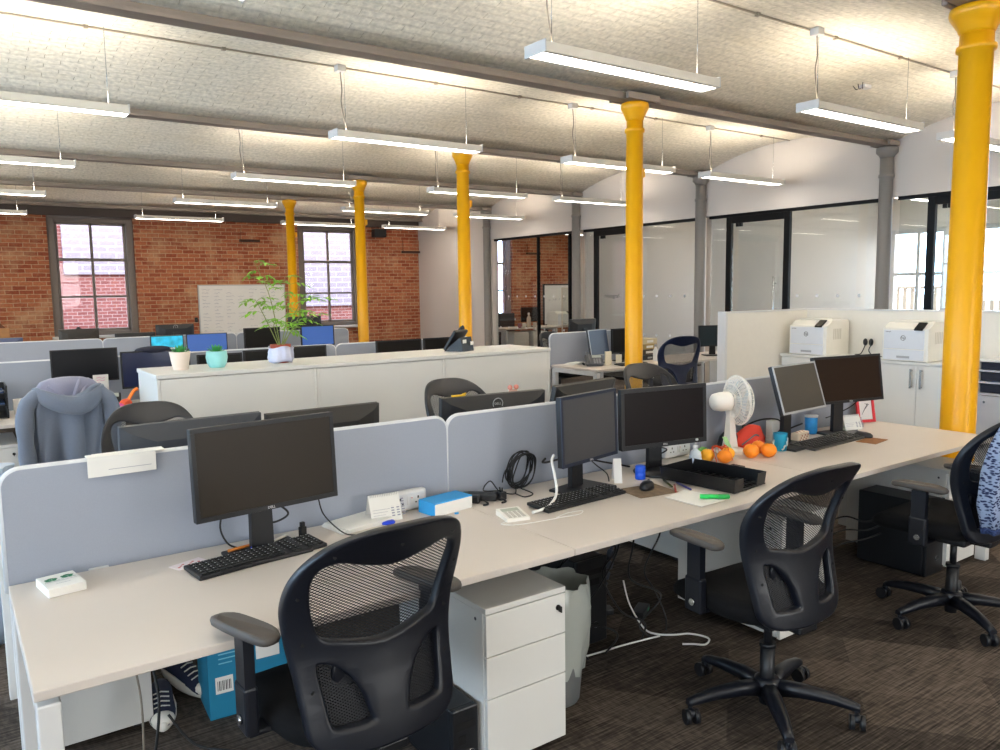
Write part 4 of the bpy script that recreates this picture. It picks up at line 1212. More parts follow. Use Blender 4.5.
# two black handsets / adaptors by the screen join
for k, (x, y, rz) in enumerate(((1.72, 2.71, R(-48)), (1.79, 2.69, R(-42)))):
    t = lay('power_adaptor', ['long black power adaptor beside the blue lidded box', 'long black power adaptor nearest the cable plug, right of its twin'][k], 'power adaptor', x, y, rz)
    MB().box(-.075, .075, -.021, .021, 0, .034, .008).build('body', black_pl, t)
    MB().box(-.05, .02, -.015, .015, .034, .0345).build('rating_label', mat('label_grey', '#3a3c40', .6), t)
    MB().tube(smooth_pts([(.075, 0, .015), (.10, -.01, .01), (.115, -.03, .006), (.10, -.05, .006)]), .004, 6).build('lead', wire_blk, t)
t = lay('plug', 'small square black plug at the foot of the coiled cable', 'plug', 1.87, 2.645, R(10))
MB().box(-.018, .018, -.016, .016, .0, .034, .003).build('body', black_pl, t)
MB().cyl((-.006, 0, .034), (-.006, 0, .050), .003, seg=8).cyl((.006, 0, .034), (.006, 0, .050), .003, seg=8).cyl((0, .008, .034), (0, .008, .052), .003, seg=8).build('pin', wire_blk, t)
# coil of cable leaning on the screen
coil = MB(); rr = random.Random(5)
T = Matrix.Translation((2.035, 2.715, D + .088)) @ Matrix.Rotation(R(14), 4, 'X') @ Matrix.Rotation(R(8), 4, 'Y')
for k in range(9):
    ra, rb = .060 + rr.uniform(-.012, .012), .083 + rr.uniform(-.012, .006)
    ox, oy = rr.uniform(-.008, .008), -.004 + k * .004
    coil.tube([T @ Vector((ox + ra * math.cos(a), oy + .006 * math.sin(3 * a + k), rb * math.sin(a))) for a in [2 * PI * i / 30 for i in range(31)]], .0032, 6)
t = thing('cable_coil', 'loose coil of black cable leaning on the middle screen', 'cable', (0, 0, 0))
coil.build('coil', wire_blk, t)
MB().tube(smooth_pts([(1.98, 2.69, D + .03), (1.95, 2.66, D + .008), (1.90, 2.70, D + .02), (1.88, 2.74, D + .06), (1.83, 2.72, D + .03), (1.87, 2.66, D + .035)]), .003, 6).tube(smooth_pts([(2.00, 2.68, D + .02), (2.02, 2.62, D + .006), (1.96, 2.60, D + .006), (1.93, 2.63, D + .02)]), .003, 6).tube(smooth_pts([(1.93, 2.72, D + .05), (1.96, 2.74, D + .09), (2.01, 2.73, D + .15)]), .003, 6).build('loose_end', wire_blk, t)
# monitor cables
def cable(label, pts, r=.0032, m=None, n=8, name='cable'):
    o = MB().tube(smooth_pts(pts, n), r, 6).build(name, m or wire_blk)
    return tag(o, label, 'cable')
cable('thin black cable looping left of the foreground monitor stand', [(.83, 2.62, .93), (.745, 2.66, .90), (.715, 2.67, .83), (.735, 2.66, .765), (.78, 2.64, .742)])
cable('thin black cable running from the foreground monitor down to the white notepads', [(.88, 2.60, .94), (.98, 2.66, .93), (1.06, 2.68, .895), (1.09, 2.68, .80), (1.13, 2.60, .742), (1.17, 2.56, .735)], .0028)
cable('black lead hanging in a loop under the foreground monitor', [(.88, 2.64, .90), (.95, 2.66, .835), (.90, 2.66, .81), (.85, 2.655, .83), (.83, 2.65, .87)], .004)
cable('white charging cable rising from the calculator to the tilted grey monitor', [(1.83, 2.375, .742), (1.93, 2.40, .745), (2.02, 2.46, .77), (2.06, 2.52, .83), (2.07, 2.55, .885), (2.09, 2.56, .905)], .0062, wire_wht)
cable('black cable trailing behind the tilted grey monitor along the screen', [(2.09, 2.62, .88), (2.15, 2.70, .84), (2.35, 2.74, .83), (2.55, 2.72, .78), (2.68, 2.70, .745)], .005)
cable('thin black cable arching between the paired monitors', [(2.32, 2.60, .86), (2.42, 2.66, .80), (2.47, 2.64, .755), (2.43, 2.58, .735)], .003)
cable('black cable sagging right of the round footed monitor', [(2.80, 2.62, .84), (2.92, 2.68, .80), (2.86, 2.70, .77), (2.78, 2.66, .75)], .0035)
cable('black cables tangled behind the silver edged monitor', [(3.62, 2.72, .74), (3.60, 2.74, .82), (3.72, 2.72, .86), (3.86, 2.70, .85), (3.90, 2.70, .80), (3.80, 2.68, .76), (3.95, 2.70, .78), (4.10, 2.70, .80)], .005)
cable('thin black lead hanging under the brown tinted monitor', [(4.52, 2.58, .93), (4.46, 2.62, .87), (4.36, 2.66, .83), (4.28, 2.66, .82)], .0035)
cable('black lead curling behind the turquoise mug', [(3.66, 2.68, .735), (3.58, 2.70, .78), (3.60, 2.74, .84), (3.68, 2.74, .80), (3.72, 2.68, .74)], .004)
# bits on the foreground monitor's foot
t = lay('desk_clutter_note', 'patterned paper scrap under the left edge of the foreground monitor foot', 'paper scrap', .60, 2.635, R(20))
MB().box(-.055, .055, -.03, .03, 0, .0015).build('scrap', mat('scrap', '#e8dde2', .8, noise=.1), t)
q = MB()
for k in range(7): q.box(-.045 + k * .012, -.037 + k * .012, -.01 + .008 * (k % 3), -.003 + .008 * (k % 3), .0015, .0019)
q.build('red_print', mat('red_print', '#c04850', .7), t)
for k, (x, y, rz, c, nm) in enumerate(((.845, 2.632, R(24), '#2a4bd8', 'short blue pen'), (.775, 2.64, R(12), '#c9772a', 'orange pencil'), (.90, 2.65, R(30), '#e9e4dc', 'white pen'))):
    o = MB().cyl((-.05, 0, .006), (.045, 0, .006), .0052, seg=12).cyl((.045, 0, .006), (.062, 0, .006), .0052, .001, seg=12).build('pen', mat('pen_' + c, c, .4), None, (x, y, D + .0135), rz)
    tag(o, nm + ' on the foot of the foreground monitor', 'pen', 'pens at the foreground monitor')
t = lay('usb_stick', 'small black gadget standing right of the foreground monitor stand', 'gadget', 1.0, 2.66, R(15), D)
MB().box(-.012, .012, -.01, .01, 0, .045, .003).box(-.008, .008, -.007, .007, .045, .062, .002).build('body', black_pl, t)
# calculator with white lead
t = lay('calculator', 'white calculator with a grey display in front of the coiled cable', 'calculator', 1.755, 2.405, R(-13))
MB().prism([(-.058, 0), (.058, 0), (.058, .024), (-.058, .012)], -.048, .048, 'x').build('case', mat('calc_white', '#eceae4', .45), t)
T = Matrix.Translation((0, -.058, .012)) @ Matrix.Rotation(math.atan2(.012, .116), 4, 'X')
MB().box(-.036, .036, .078, .104, 0, .0012, 0, T).build('display', mat('calc_lcd', '#a9b0a2', .35), t)
kb = MB()
for i in range(5):
    for j in range(4): kb.box(-.036 + j * .019, -.022 + j * .019, .010 + i * .013, .018 + i * .013, 0, .003, .001, T, 1)
kb.build('keypad', mat('calc_keys', '#bdb9b2', .5), t)
cable('thin white wire lying in a loop under the white calculator', [(1.70, 2.37, .733), (1.66, 2.35, .733), (1.70, 2.31, .733), (1.80, 2.29, .733), (1.90, 2.28, .733), (1.98, 2.27, .733), (2.02, 2.30, .733), (1.95, 2.31, .733), (1.88, 2.29, .733)], .0016, wire_wht)
# white folding stand
t = lay('phone_stand', 'white folded phone stand shaped like a letter A between the paired monitors', 'stand', 2.475, 2.575, R(-35))
MB().prism([(-.045, 0), (-.035, 0), (.004, .100), (-.004, .104)], -.018, .018, 'x').prism([(.035, 0), (.05, 0), (.004, .104), (-.004, .100)], -.018, .018, 'x').build('legs', white_metal, t)
t = lay('tin', 'small blue tin with a ribbed side at the foot of the round footed monitor', 'tin', 2.585, 2.535)
MB().lathe([(.022, 0), (.024, .003), (.024, .028), (.0225, .030), (.024, .032), (.024, .060), (.02, .064), (0, .064)], seg=24).build('can', mat('tin_blue', '#1553d6', .35), t)
# mouse mat, letter tray, papers, marker
t = lay('mouse_mat', 'brown patterned mouse mat left of the black letter tray', 'mouse mat', 2.45, 2.36, R(-8))
MB().box(-.10, .105, -.085, .085, 0, .003, .001).build('mat', mat('mat_pattern', '#7d6a55', .8, noise=.7, scale=28), t)
t = lay('letter_tray', 'open black plastic letter tray with a gridded floor', 'letter tray', 2.795, 2.29, R(6))
tr = MB()
w, d, h = .122, .190, .058
def wall_p(a, b):
    tr.loft([[a, b, (b[0] * 1.04, b[1] * 1.03, b[2] + h), (a[0] * 1.04, a[1] * 1.03, a[2] + h)], [(a[0] * .975, a[1] * .985, a[2]), (b[0] * .975, b[1] * .985, b[2]), (b[0] * 1.02, b[1] * 1.02, b[2] + h), (a[0] * 1.02, a[1] * 1.02, a[2] + h)]], smooth=False)
wall_p((-w, -d, .004), (-w, d, .004)); wall_p((w, -d, .004), (w, d, .004)); wall_p((-w, d, .004), (w, d, .004))
wall_p((-w, -d, .004), (-w * .45, -d, .004)); wall_p((w * .45, -d, .004), (w, -d, .004))
tr.build('tray_wall', mat('tray_black', '#0d0d0f', .3), t)
gr_ = MB()
for i in range(10): gr_.box(-w, w, -d + i * .041, -d + .014 + i * .041, .004, .009)
for i in range(9): gr_.box(-w + i * .030, -w + .012 + i * .030, -d, d, .003, .008)
gr_.build('tray_grid', mat('tray_black', '#0d0d0f', .3), t)
for k, (x, y, rz) in enumerate(((2.535, 2.16, R(14)), (2.50, 2.14, R(2)))):
    o = MB().box(-.075, .075, -.095, .095, 0, .0025).build('paper_sheet', paper, None, (x, y, D + .0005 + .0028 * k), rz)
    tag(o, ['sheet of white paper lying lower under the green marker', 'sheet of white paper directly under the green marker'][k], 'paper', 'papers under the marker')
t = lay('highlighter', 'bright green highlighter pen lying on white paper beside the letter tray', 'highlighter', 2.555, 2.085, R(-42), D + .0065)
gm = mat('marker_green', '#22d060', .35)
MB().cyl((-.055, 0, .010), (.018, 0, .010), .0095, seg=14).build('barrel', gm, t)
MB().cyl((.018, 0, .010), (.062, 0, .010), .0102, seg=14).cyl((.062, 0, .010), (.066, 0, .010), .0102, .006, seg=14).build('cap', mat('marker_cap', '#12a848', .35), t)
for k, (x, y, rz, c, nm) in enumerate(((2.60, 2.38, R(60), '#3a3f18', 'olive pen'), (2.56, 2.30, R(45), '#8a2f22', 'dark red pen'), (2.615, 2.30, R(70), '#2c2a6a', 'dark blue pen'))):
    o = MB().cyl((-.065, 0, .005), (.055, 0, .005), .0046, seg=10).cyl((.055, 0, .005), (.07, 0, .005), .0046, .001, seg=10).build('pen', mat('pen_' + c, c, .4), None, (x, y, D + .0035 if k == 0 else D + .004), rz)
    tag(o, nm + ' lying beside the left wall of the letter tray', 'pen', 'pens by the letter tray')
# hand gel
t = lay('pump_bottle', 'clear hand gel bottle with a white pump', 'bottle', 2.925, 2.50, R(-70))
MB().lathe([(.026, 0), (.029, .004), (.029, .075), (.024, .092), (.012, .100), (.012, .108)], seg=24).build('bottle', mat('gel_clear', '#dfe6ee', .25, trans=.3), t)
MB().lathe([(.0285, .012), (.0298, .013), (.0298, .060), (.0285, .061)], seg=24).build('label', mat('gel_label', '#c4cfe8', .5, noise=.3, scale=60), t)
MB().cyl((0, 0, .106), (0, 0, .122), .014, seg=18).cyl((0, 0, .122), (0, 0, .146), .004, seg=10).box(-.040, .012, -.007, .007, .144, .155, .003).box(-.044, -.036, -.005, .005, .134, .152, .002).build('pump', white_metal, t)
# fan
fan_w = mat('fan_white', '#efece6', .35)
t = lay('desk_fan', 'white desk fan with a round wire cage, turned to the right', 'fan', 3.40, 2.67, 0)
MB().lathe([(.085, 0), (.088, .006), (.075, .016), (.03, .026), (.024, .03)], seg=28).build('base', fan_w, t)
MB().loft([[(sx * a, sy * a * .8, z) for sx, sy in ((-1, -1), (1, -1), (1, 1), (-1, 1))] for z, a in ((.02, .034), (.10, .024), (.20, .018), (.24, .018))], smooth=False).build('pole', fan_w, t)
AX = Vector((.93, -.36, .03)).normalized()
up_ = Vector((0, 0, 1)); s1 = AX.cross(up_).normalized(); s2 = s1.cross(AX).normalized()
FM = Matrix(((s1.x, s2.x, AX.x, 0), (s1.y, s2.y, AX.y, 0), (s1.z, s2.z, AX.z, .275), (0, 0, 0, 1)))
MB().lathe([(0, -.115), (.03, -.113), (.045, -.10), (.052, -.06), (.052, -.015), (.046, -.005), (.02, 0)], seg=24, M=FM).build('motor_housing', fan_w, t)
def ringp(r, z, n=40): return [FM @ Vector((r * math.cos(2 * PI * k / n), r * math.sin(2 * PI * k / n), z)) for k in range(n + 1)]
cg = MB()
RC = .132
for r_, z in ((RC, .035), (RC, .042), (.09, .008), (.05, .0), (.11, .072), (.06, .088), (.09, .082)): cg.tube(ringp(r_, z), .003, 5)
for k in range(40):
    a = 2 * PI * k / 40; c, s_ = math.cos(a), math.sin(a)
    cg.tube([FM @ Vector((r_ * c, r_ * s_, z)) for r_, z in ((.03, .092), (.07, .088), (.105, .075), (.127, .056), (RC, .038))], .0019, 4)
    cg.tube([FM @ Vector((r_ * c, r_ * s_, z)) for r_, z in ((.046, -.002), (.09, .008), (.118, .020), (RC, .038))], .0019, 4)
cg.build('cage', fan_w, t)
MB().lathe([(.034, .088), (.034, .096), (.0, .098)], seg=20, M=FM).build('badge', fan_w, t)
bl = MB()
for k in range(3):
    a0 = 2 * PI * k / 3
    rings = []
    for r_ in (.02, .05, .085, .112):
        w_ = .25 + .5 * min(1, r_ / .08)
        rings.append([FM @ Vector((r_ * math.cos(a0 + q), r_ * math.sin(a0 + q), .045 + tz + .018 * q)) for q, tz in ((-w_, 0), (w_, 0), (w_, .002), (-w_, .002))])
    bl.loft(rings, smooth=False)
bl.lathe([(.022, .03), (.022, .055), (.012, .062), (0, .063)], seg=18, M=FM)
bl.build('blade', mat('blade_clear', '#dfe4e6', .25), t)
# oranges
orange = mat('orange_peel', '#f58a12', .45, noise=.08, scale=90, bump=.3, bscale=260)
orange_y = mat('orange_peel_yellow', '#f7ad1e', .45, noise=.08, scale=90, bump=.3, bscale=260)
def fruit(x, y, z, r, m, label, grp):
    t = thing('orange', label, 'orange', (x, y, z), random.uniform(0, 6), grp)
    MB().lathe([(0, -.90), (.25, -.885), (.6, -.74), (.9, -.36), (1.0, 0), (.92, .36), (.64, .70), (.3, .85), (.10, .865), (0, .845)], seg=24).build('peel', m, t)
    MB().lathe([(.07, .84), (.10, .875), (.05, .90), (0, .90)], seg=8).build('stem_button', mat('stem_green', '#6f7a2a', .7), t)
    for c in kids(t): c.scale = (r, r, r)
    return t
fruit(3.115, 2.585, D + .0325, .036, orange_y, 'yellowish orange at the left end of the netted oranges', 'netted oranges')
fruit(3.150, 2.505, D + .0345, .038, orange, 'orange at the front of the netted oranges', 'netted oranges')
fruit(3.225, 2.545, D + .0325, .036, orange_y, 'yellowish orange at the right of the netted oranges', 'netted oranges')
fruit(3.355, 2.500, D + .0365, .041, orange, 'left of the three loose oranges', 'loose oranges')
fruit(3.440, 2.455, D + .0365, .041, orange, 'front right of the three loose oranges', 'loose oranges')
fruit(3.475, 2.545, D + .0345, .038, orange, 'rearmost of the three loose oranges, nearest the mug', 'loose oranges')
net = MB()
for k in range(14):
    a = k * .45
    net.tube(smooth_pts([(3.11 + .009 * k, 2.52 + .02 * math.sin(a), D + .004), (3.12 + .009 * k, 2.55 + .03 * math.sin(a * 1.3), D + .072), (3.22 + .004 * k, 2.60, D + .055), (3.27, 2.58 + .01 * math.sin(a), D + .01)], 5), .0011, 4)
tag(net.build('fruit_net', mat('net_orange', '#e2571a', .6)), 'orange string net around the netted oranges', 'net')
t = lay('snack_wrapper', 'crumpled green and white wrapper behind the netted oranges', 'wrapper', 3.13, 2.65, 0)
cr = MB(); rw = random.Random(8)
for cx in (0, .045, -.035):
    cr.sph((cx, rw.uniform(-.01, .01), .025), .03, None, 10, (1, .8, .9))
for v in cr.bm.verts: v.co += Vector((rw.uniform(-.008, .008), rw.uniform(-.008, .008), rw.uniform(-.006, .008))); v.co.z = max(v.co.z, .001)
cr.build('film', mat('wrapper_green', '#7cc05a', .4, noise=.5, scale=30), t)
t = lay('ribbon', 'pale green paper strip leaning in front of the fan base', 'paper strip', 3.325, 2.60, R(-30))
MB().loft([[(x - .012, 0, z), (x + .012, 0, z), (x + .012, .002, z), (x - .012, .002, z)] for x, z in ((0, .001), (-.015, .05), (-.04, .10))], smooth=False).build('strip', mat('strip_green', '#a6d79a', .6), t)
t = lay('phone_pad', 'flat brown ridged pad lying in front of the oranges', 'pad', 3.065, 2.40, R(6), D)
MB().box(-.075, .075, -.035, .035, 0, .010, .004).build('slab', mat('pad_brown', '#38291f', .5), t)
kk = MB()
for i in range(9):
    for j in range(4): kk.box(-.068 + i * .0152, -.056 + i * .0152, -.030 + j * .0155, -.018 + j * .0155, .010, .0125, .001, None, 1)
kk.build('keys', mat('pad_key', '#241a14', .5), t)
# red and black bag
t = lay('pouch', 'red and black fabric pouch slumped behind the oranges', 'pouch', 3.535, 2.665, R(-28))
def blob(rings_, name, m, seg=18):
    mb = MB(); rr_ = random.Random(len(name))
    mb.loft([[(cx + a * math.cos(q) * (1 + .05 * math.sin(3 * q + z * 40)), cy + b * math.sin(q) * (1 + .06 * math.sin(4 * q + z * 30)), z) for q in [2 * PI * i / seg for i in range(seg)]] for cx, cy, a, b, z in rings_])
    return mb.build(name, m, t)
blob([(0, 0, .085, .055, 0), (0, 0, .100, .06, .025), (.008, 0, .092, .052, .06), (.02, 0, .065, .036, .095), (.035, 0, .042, .022, .122), (.03, 0, .02, .012, .130)], 'red_body', mat('pouch_red', '#d8412f', .75, noise=.1))
blob([(-.10, .0, .05, .05, 0), (-.11, 0, .055, .055, .03), (-.105, 0, .05, .045, .07), (-.10, 0, .03, .03, .095)], 'black_end', mat('pouch_black', '#23252b', .7))
MB().tube(smooth_pts([(-.05, -.05, .03), (-.02, -.066, .06), (.02, -.06, .085), (.05, -.04, .075)]), .004, 6).build('zip', mat('zip_grey', '#6c7076', .5), t)
# mug
t = lay('mug', 'turquoise mug with a white swirl pattern, right of the loose oranges', 'mug', 3.63, 2.52, R(60))
MB().lathe([(.030, 0), (.034, .003), (.037, .088), (.038, .094), (.0355, .094), (.034, .088), (.031, .010), (0, .008)], seg=32).build('cup', mat('mug_teal', '#128fb4', .35), t)
sw = MB(); rs = random.Random(4)
for k in range(15):
    a, z, l = rs.uniform(0, 6.28), rs.uniform(.016, .074), rs.uniform(.25, .6)
    p = [(( .0350 + .0032 * (z_ / .09)) * math.cos(a_), (.0350 + .0032 * (z_ / .09)) * math.sin(a_), z_) for a_, z_ in [(a + l * q, z + .012 * math.sin(q * 5 + k)) for q in [i / 6 for i in range(7)]]]
    sw.tube(p, .0042, 5)
sw.build('swirl_pattern', paper, t)
MB().tube(smooth_pts([(.034, 0, .075), (.056, 0, .072), (.060, 0, .045), (.050, 0, .022), (.032, 0, .020)]), .0055, 8).build('handle', paper, t)
MB().lathe([(0, .070), (.0335, .0701)], seg=24).build('tea', mat('tea', '#5a3018', .2), t)
# patterned tissue box
t = lay('tissue_packet', 'small patterned paper packet between the turquoise mug and the keyboard', 'packet', 3.93, 2.60, R(8))
MB().box(-.065, .065, -.025, .025, 0, .055, .006).build('packet', mat('packet_paper', '#e6d8c4', .7), t)
pp = MB()
for k in range(9): pp.box(-.055 + .012 * k, -.046 + .012 * k, -.0262, -.0248, .012 + .011 * (k % 3), .020 + .011 * (k % 3)); pp.box(-.055 + .012 * k, -.046 + .012 * k, -.016 + .012 * (k % 3), -.008 + .012 * (k % 3), .0545, .0556)
pp.build('red_pattern', mat('red_print2', '#a4423a', .7), t)
t = lay('tub', 'small blue and white tub behind the brown tinted monitor stand', 'tub', 4.19, 2.70)
MB().lathe([(.03, 0), (.035, .004), (.037, .09), (.035, .10)], seg=22).build('tub', mat('tub_blue', '#2e8fd4', .4, noise=.5, scale=25), t)
MB().lathe([(.038, .10), (.039, .112), (0, .114)], seg=22).build('lid', white_metal, t)
t = lay('card_tower', 'small white card box standing behind the silver edged monitor', 'box', 3.86, 2.725, R(4))
MB().box(-.05, .05, -.02, .02, 0, .115, .003).build('box', paper, t)
t = lay('figurine', 'tiny red and yellow topped figure in front of the right calendar', 'figurine', 4.33, 2.62)
MB().lathe([(.014, 0), (.016, .01), (.013, .035), (.008, .045)], seg=16).build('body', mat('fig_yellow', '#e6b43a', .5), t)
MB().sph((0, 0, .055), .015, None, 14).build('head', mat('fig_red', '#d6402c', .5), t)
tent_calendar('white tent calendar under the brown tinted monitor', 4.44, 2.60, R(-14), .13, .085)
t = lay('photo_frame', 'red photo frame with a grey drawing at the back corner of the bench', 'photo frame', 4.80, 2.70, R(-22))
T = Matrix.Rotation(R(-12), 4, 'X')
fm = MB()
for a in ((-.065, .065, 0, .018), (-.065, .065, .152, .17), (-.065, -.047, .018, .152), (.047, .065, .018, .152)): fm.box(a[0], a[1], -.010, .006, a[2], a[3], .002, T)
fm.build('frame', mat('frame_red', '#d42a36', .35), t)
MB().box(-.047, .047, -.004, 0, .018, .152, 0, T).build('picture', mat('picture_paper', '#dcdde0', .6), t)
sk = MB()
for k in range(5): sk.tube([T @ Vector(p) for p in smooth_pts([(-.03 + .01 * k, -.0045, .05 + .015 * k), (-.005 + .008 * k, -.0045, .09 + .006 * k), (.02 - .006 * k, -.0045, .12)])], .0016, 4)
sk.build('drawing', mat('pencil', '#70727a', .8), t)
MB().prism([(0, .002), (.055, .002), (.030, .11)], -.02, .02, 'x').build('strut', black_pl, t)
t = lay('mouse_mat', 'small tan patterned mat at the right end of the bench', 'mouse mat', 4.235, 2.345, R(8))
MB().box(-.075, .10, -.05, .06, 0, .003, .001).build('mat', mat('mat_tan', '#9c6b42', .8, noise=.6, scale=30), t)
t = lay('notebook', 'dark notebook lying behind the right keyboard', 'notebook', 4.36, 2.60, R(4))
MB().box(-.10, .10, -.045, .05, 0, .012, .002).build('cover', mat('book_navy', '#39435c', .6), t)
for c in ('figurine', 'desk_calendar.001'):
    bpy.data.objects[c].location.z = D + .0125
t = lay('monitor_dongle', 'small white adaptor stuck behind the silver edged monitor screen top', 'adaptor', 3.70, 2.70)
MB().box(-.025, .025, -.012, .012, 0, .05, .004).build('body', white_metal, t)
# yellow clip and pinkish toy on top of the opposite monitor
t = thing('clip', 'small yellow clip on top of the black monitor with the ring emblem', 'clip', (1.915, 3.04, 1.1255), R(-6))
MB().box(-.035, .035, -.006, .006, 0, .008, .002).cyl((.02, 0, .008), (.04, 0, .012), .004, seg=8).build('clip', mat('clip_yellow', '#e8b820', .4), t)
# pink toys behind
t = lay('toy', 'small pinkish toy ears showing above the emblem monitor', 'toy', 2.42, 3.30)
MB().lathe([(.03, 0), (.034, .1), (.03, .28), (.034, .33), (.02, .36), (0, .362)], seg=18).build('body', mat('toy_body', '#c9a090', .6), t)
MB().sph((-.02, 0, .372), .014, None, 12).sph((.02, 0, .372), .014, None, 12).build('ear', mat('toy_pink', '#d98f80', .6), t)
# ================================================================== UNDER THE NEAR BENCH
t = thing('cardboard_box', 'blue cardboard box with white labels on the floor under the left desk', 'box', (.87, 3.04, 0), R(-4))
MB().box(-.15, .15, -.11, .11, 0, .30, .003).build('carton', mat('box_teal', '#1b7fa6', .55, noise=.06), t)
MB().box(-.15, .15, -.11, .11, .30, .306, .002).box(-.004, .004, -.112, -.109, .2, .30).build('flap', mat('box_teal_dark', '#15708f', .55), t)
MB().box(-.125, -.060, -.1125, -.109, .10, .165).build('label', paper, t)
MB().box(.03, .12, -.1125, -.109, .20, .27).build('label', paper, t)
bc = MB()
for k in range(9): bc.box(-.118 + k * .006, -.116 + k * .006 + .0015 * (k % 2), -.1130, -.1124, .112, .15)
bc.build('barcode', mat('ink', '#1c1c20', .6), t)
pl = MB()
for k in range(4): pl.box(-.11, -.06 + .012 * k, -.1115, -.1095, .215 + k * .018, .219 + k * .018)
pl.build('printed_line', mat('cyan_print', '#7fc6dc', .6), t)
def shoe(label, x, y, rz, tip=0.0):
    t = thing('shoe', label, 'shoe', (x, y, .0), rz, 'pair of trainers')
    T = Matrix.Rotation(tip, 4, 'X')
    def ring(y_, w, z0, z1): return [T @ Vector((w * math.cos(a) , y_, (z0 + z1) / 2 + (z1 - z0) / 2 * math.sin(a))) for a in [2 * PI * i / 16 for i in range(16)]]
    z_ = max(0.0, -.13 * math.sin(tip)) + .002
    MB().loft([ring(-.13, .03, .02, .05), ring(-.125, .038, .012, .09), ring(-.08, .042, .012, .10), ring(-.02, .043, .012, .085), ring(.05, .048, .012, .065), ring(.11, .042, .012, .05), ring(.135, .02, .018, .035)]).build('upper', mat('shoe_navy', '#1d2540', .7), t)
    sl = []
    for z, k in ((0, .95), (.008, 1.03), (.036, 1.05), (.042, 1.0)):
        sl.append([T @ Vector((x_ * k, y_ * k, z)) for x_, y_ in [( (.046 - .006 * math.sin(a)) * math.cos(a) if math.sin(a) < 0 else .050 * math.cos(a) * (1 - .25 * math.sin(a) ** 3), .14 * math.sin(a)) for a in [2 * PI * i / 24 for i in range(24)]]])
    MB().loft(sl).build('sole', mat('shoe_white', '#e9e6df', .6), t)
    MB().sph(T @ Vector((0, .105, .036)), .043, None, 16, (1.0, .85, .62)).build('toe_cap', mat('shoe_white', '#e9e6df', .6), t)
    lc = MB()
    for k in range(4): lc.tube([T @ Vector((-.028, -.01 + k * .022, .082 - k * .008)), T @ Vector((0, -.008 + k * .022, .090 - k * .008)), T @ Vector((.028, -.01 + k * .022, .082 - k * .008))], .003, 5)
    lc.build('laces', paper, t)
    for c in kids(t): c.location.z = z_
    return t
shoe('navy trainer lying flat under the left desk, white toe towards the camera', .575, 3.10, R(170))
shoe('navy trainer tipped against the blue cardboard box under the left desk', .70, 3.24, R(205), R(-12))
def pc_tower(label, x, y, rz=0, w=.10, d=.34, h=.36, z=0.0):
    t = thing('computer_tower', label, 'computer', (x, y, z), rz, 'computer towers')
    MB().box(-w / 2, w / 2, -d / 2 + .02, d / 2, .008, h, .006).build('case', black_pl, t)
    MB().box(-w / 2, w / 2, -d / 2, -d / 2 + .02, .004, h + .002, .005).build('front_panel', mat('tower_front', '#1c1d20', .35), t)
    MB().box(-w / 2 + .012, w / 2 - .012, -d / 2 - .001, -d / 2 + .001, h - .07, h - .045).box(-w / 2 + .02, w / 2 - .05, -d / 2 - .001, -d / 2 + .001, h - .12, h - .09).build('drive_slot', mat('slot', '#050506', .6), t)
    MB().tube([(.018 + .014 * math.cos(a), -d / 2 - .0008, .09 + .014 * math.sin(a)) for a in [2 * PI * k / 20 for k in range(21)]], .0016, 5).build('badge', chrome, t)
    for sx in (-1, 1): MB().box(sx * w * .35 - .012, sx * w * .35 + .012, -d / 2 + .03, d / 2 - .03, 0, .008).build('foot', black_pl, t)
    return t
pc_tower('black computer tower on the floor tight against the left side of the near pedestal', 1.30, 2.24, 0, .10, .36, .25)
pc_tower('black computer tower standing beside the right pedestal behind the far task chair', 4.40, 2.25, 0, .20, .40, .42)
pc_tower('black computer tower in the dark under the middle desk', 2.30, 2.75, 0, .18, .40, .40)
t = thing('bin_liner', 'translucent waste bag on a bin to the right of the near pedestal', 'bin', (1.872, 2.30, 0))
MB().lathe([(.095, 0), (.10, .01), (.13, .34), (.128, .345), (.097, .02), (0, .015)], seg=28).build('bin', mat('bin_grey', '#6f7274', .5), t)
rl = random.Random(2); NB = 40
MB().loft([[((r_ + .010 * math.sin(a * 7 + k) * w) * math.cos(a), (r_ + .010 * math.sin(a * 9 + 2 * k) * w) * math.sin(a), z) for a in [2 * PI * i / NB for i in range(NB)]] for k, (r_, z, w) in enumerate(((.112, .12, 1.2), (.128, .22, 1), (.142, .32, .6), (.148, .40, 1), (.140, .46, 1.6), (.130, .485, 1.8)))], caps=False).build('liner', mat('liner_film', '#d9dfd8', .25, trans=.35), t)
# cable spine, power bricks, tangle
t = thing('cable_spine', 'dark segmented cable riser slanting from the desk to the floor right of the waste bag', 'cable riser', (2.36, 2.58, 0))
sp_ = MB()
for k in range(15):
    z = .01 + k * .045; x = -.05 + .021 * k - .04 * math.sin(k / 14 * PI)
    M_ = Matrix.Translation((x, 0, z)) @ Matrix.Rotation(R(22), 4, 'Y')
    sp_.box(-.021, .021, -.015, .015, 0, .038, .006, M_)
    sp_.cyl((x, 0, z + .03), (x + .012, 0, z + .05), .009, seg=10)
sp_.build('segment_chain', mat('spine_grey', '#3c4350', .45), t)
for k, (x, y, rz) in enumerate(((2.72, 2.66, 30), (2.55, 2.78, -20))):
    t = thing('power_adaptor', ['black power brick with a green light on the floor under the middle desk', 'black power brick half hidden behind the cable riser'][k], 'power adaptor', (x, y, 0), R(rz), 'floor power bricks')
    MB().box(-.07, .07, -.03, .03, 0, .032, .006).build('body', black_pl, t)
    if k == 0: MB().box(.02, .05, -.0305, -.0300, .010, .022).build('light', mat('led_green', '#2c9a64', .4), t)
t = thing('cable_tray', 'black wire cable tray darkening the space under the middle desk', 'cable tray', (2.45, 2.68, 0))  # black basket also put in to deepen the shade under the desk
ct = MB()
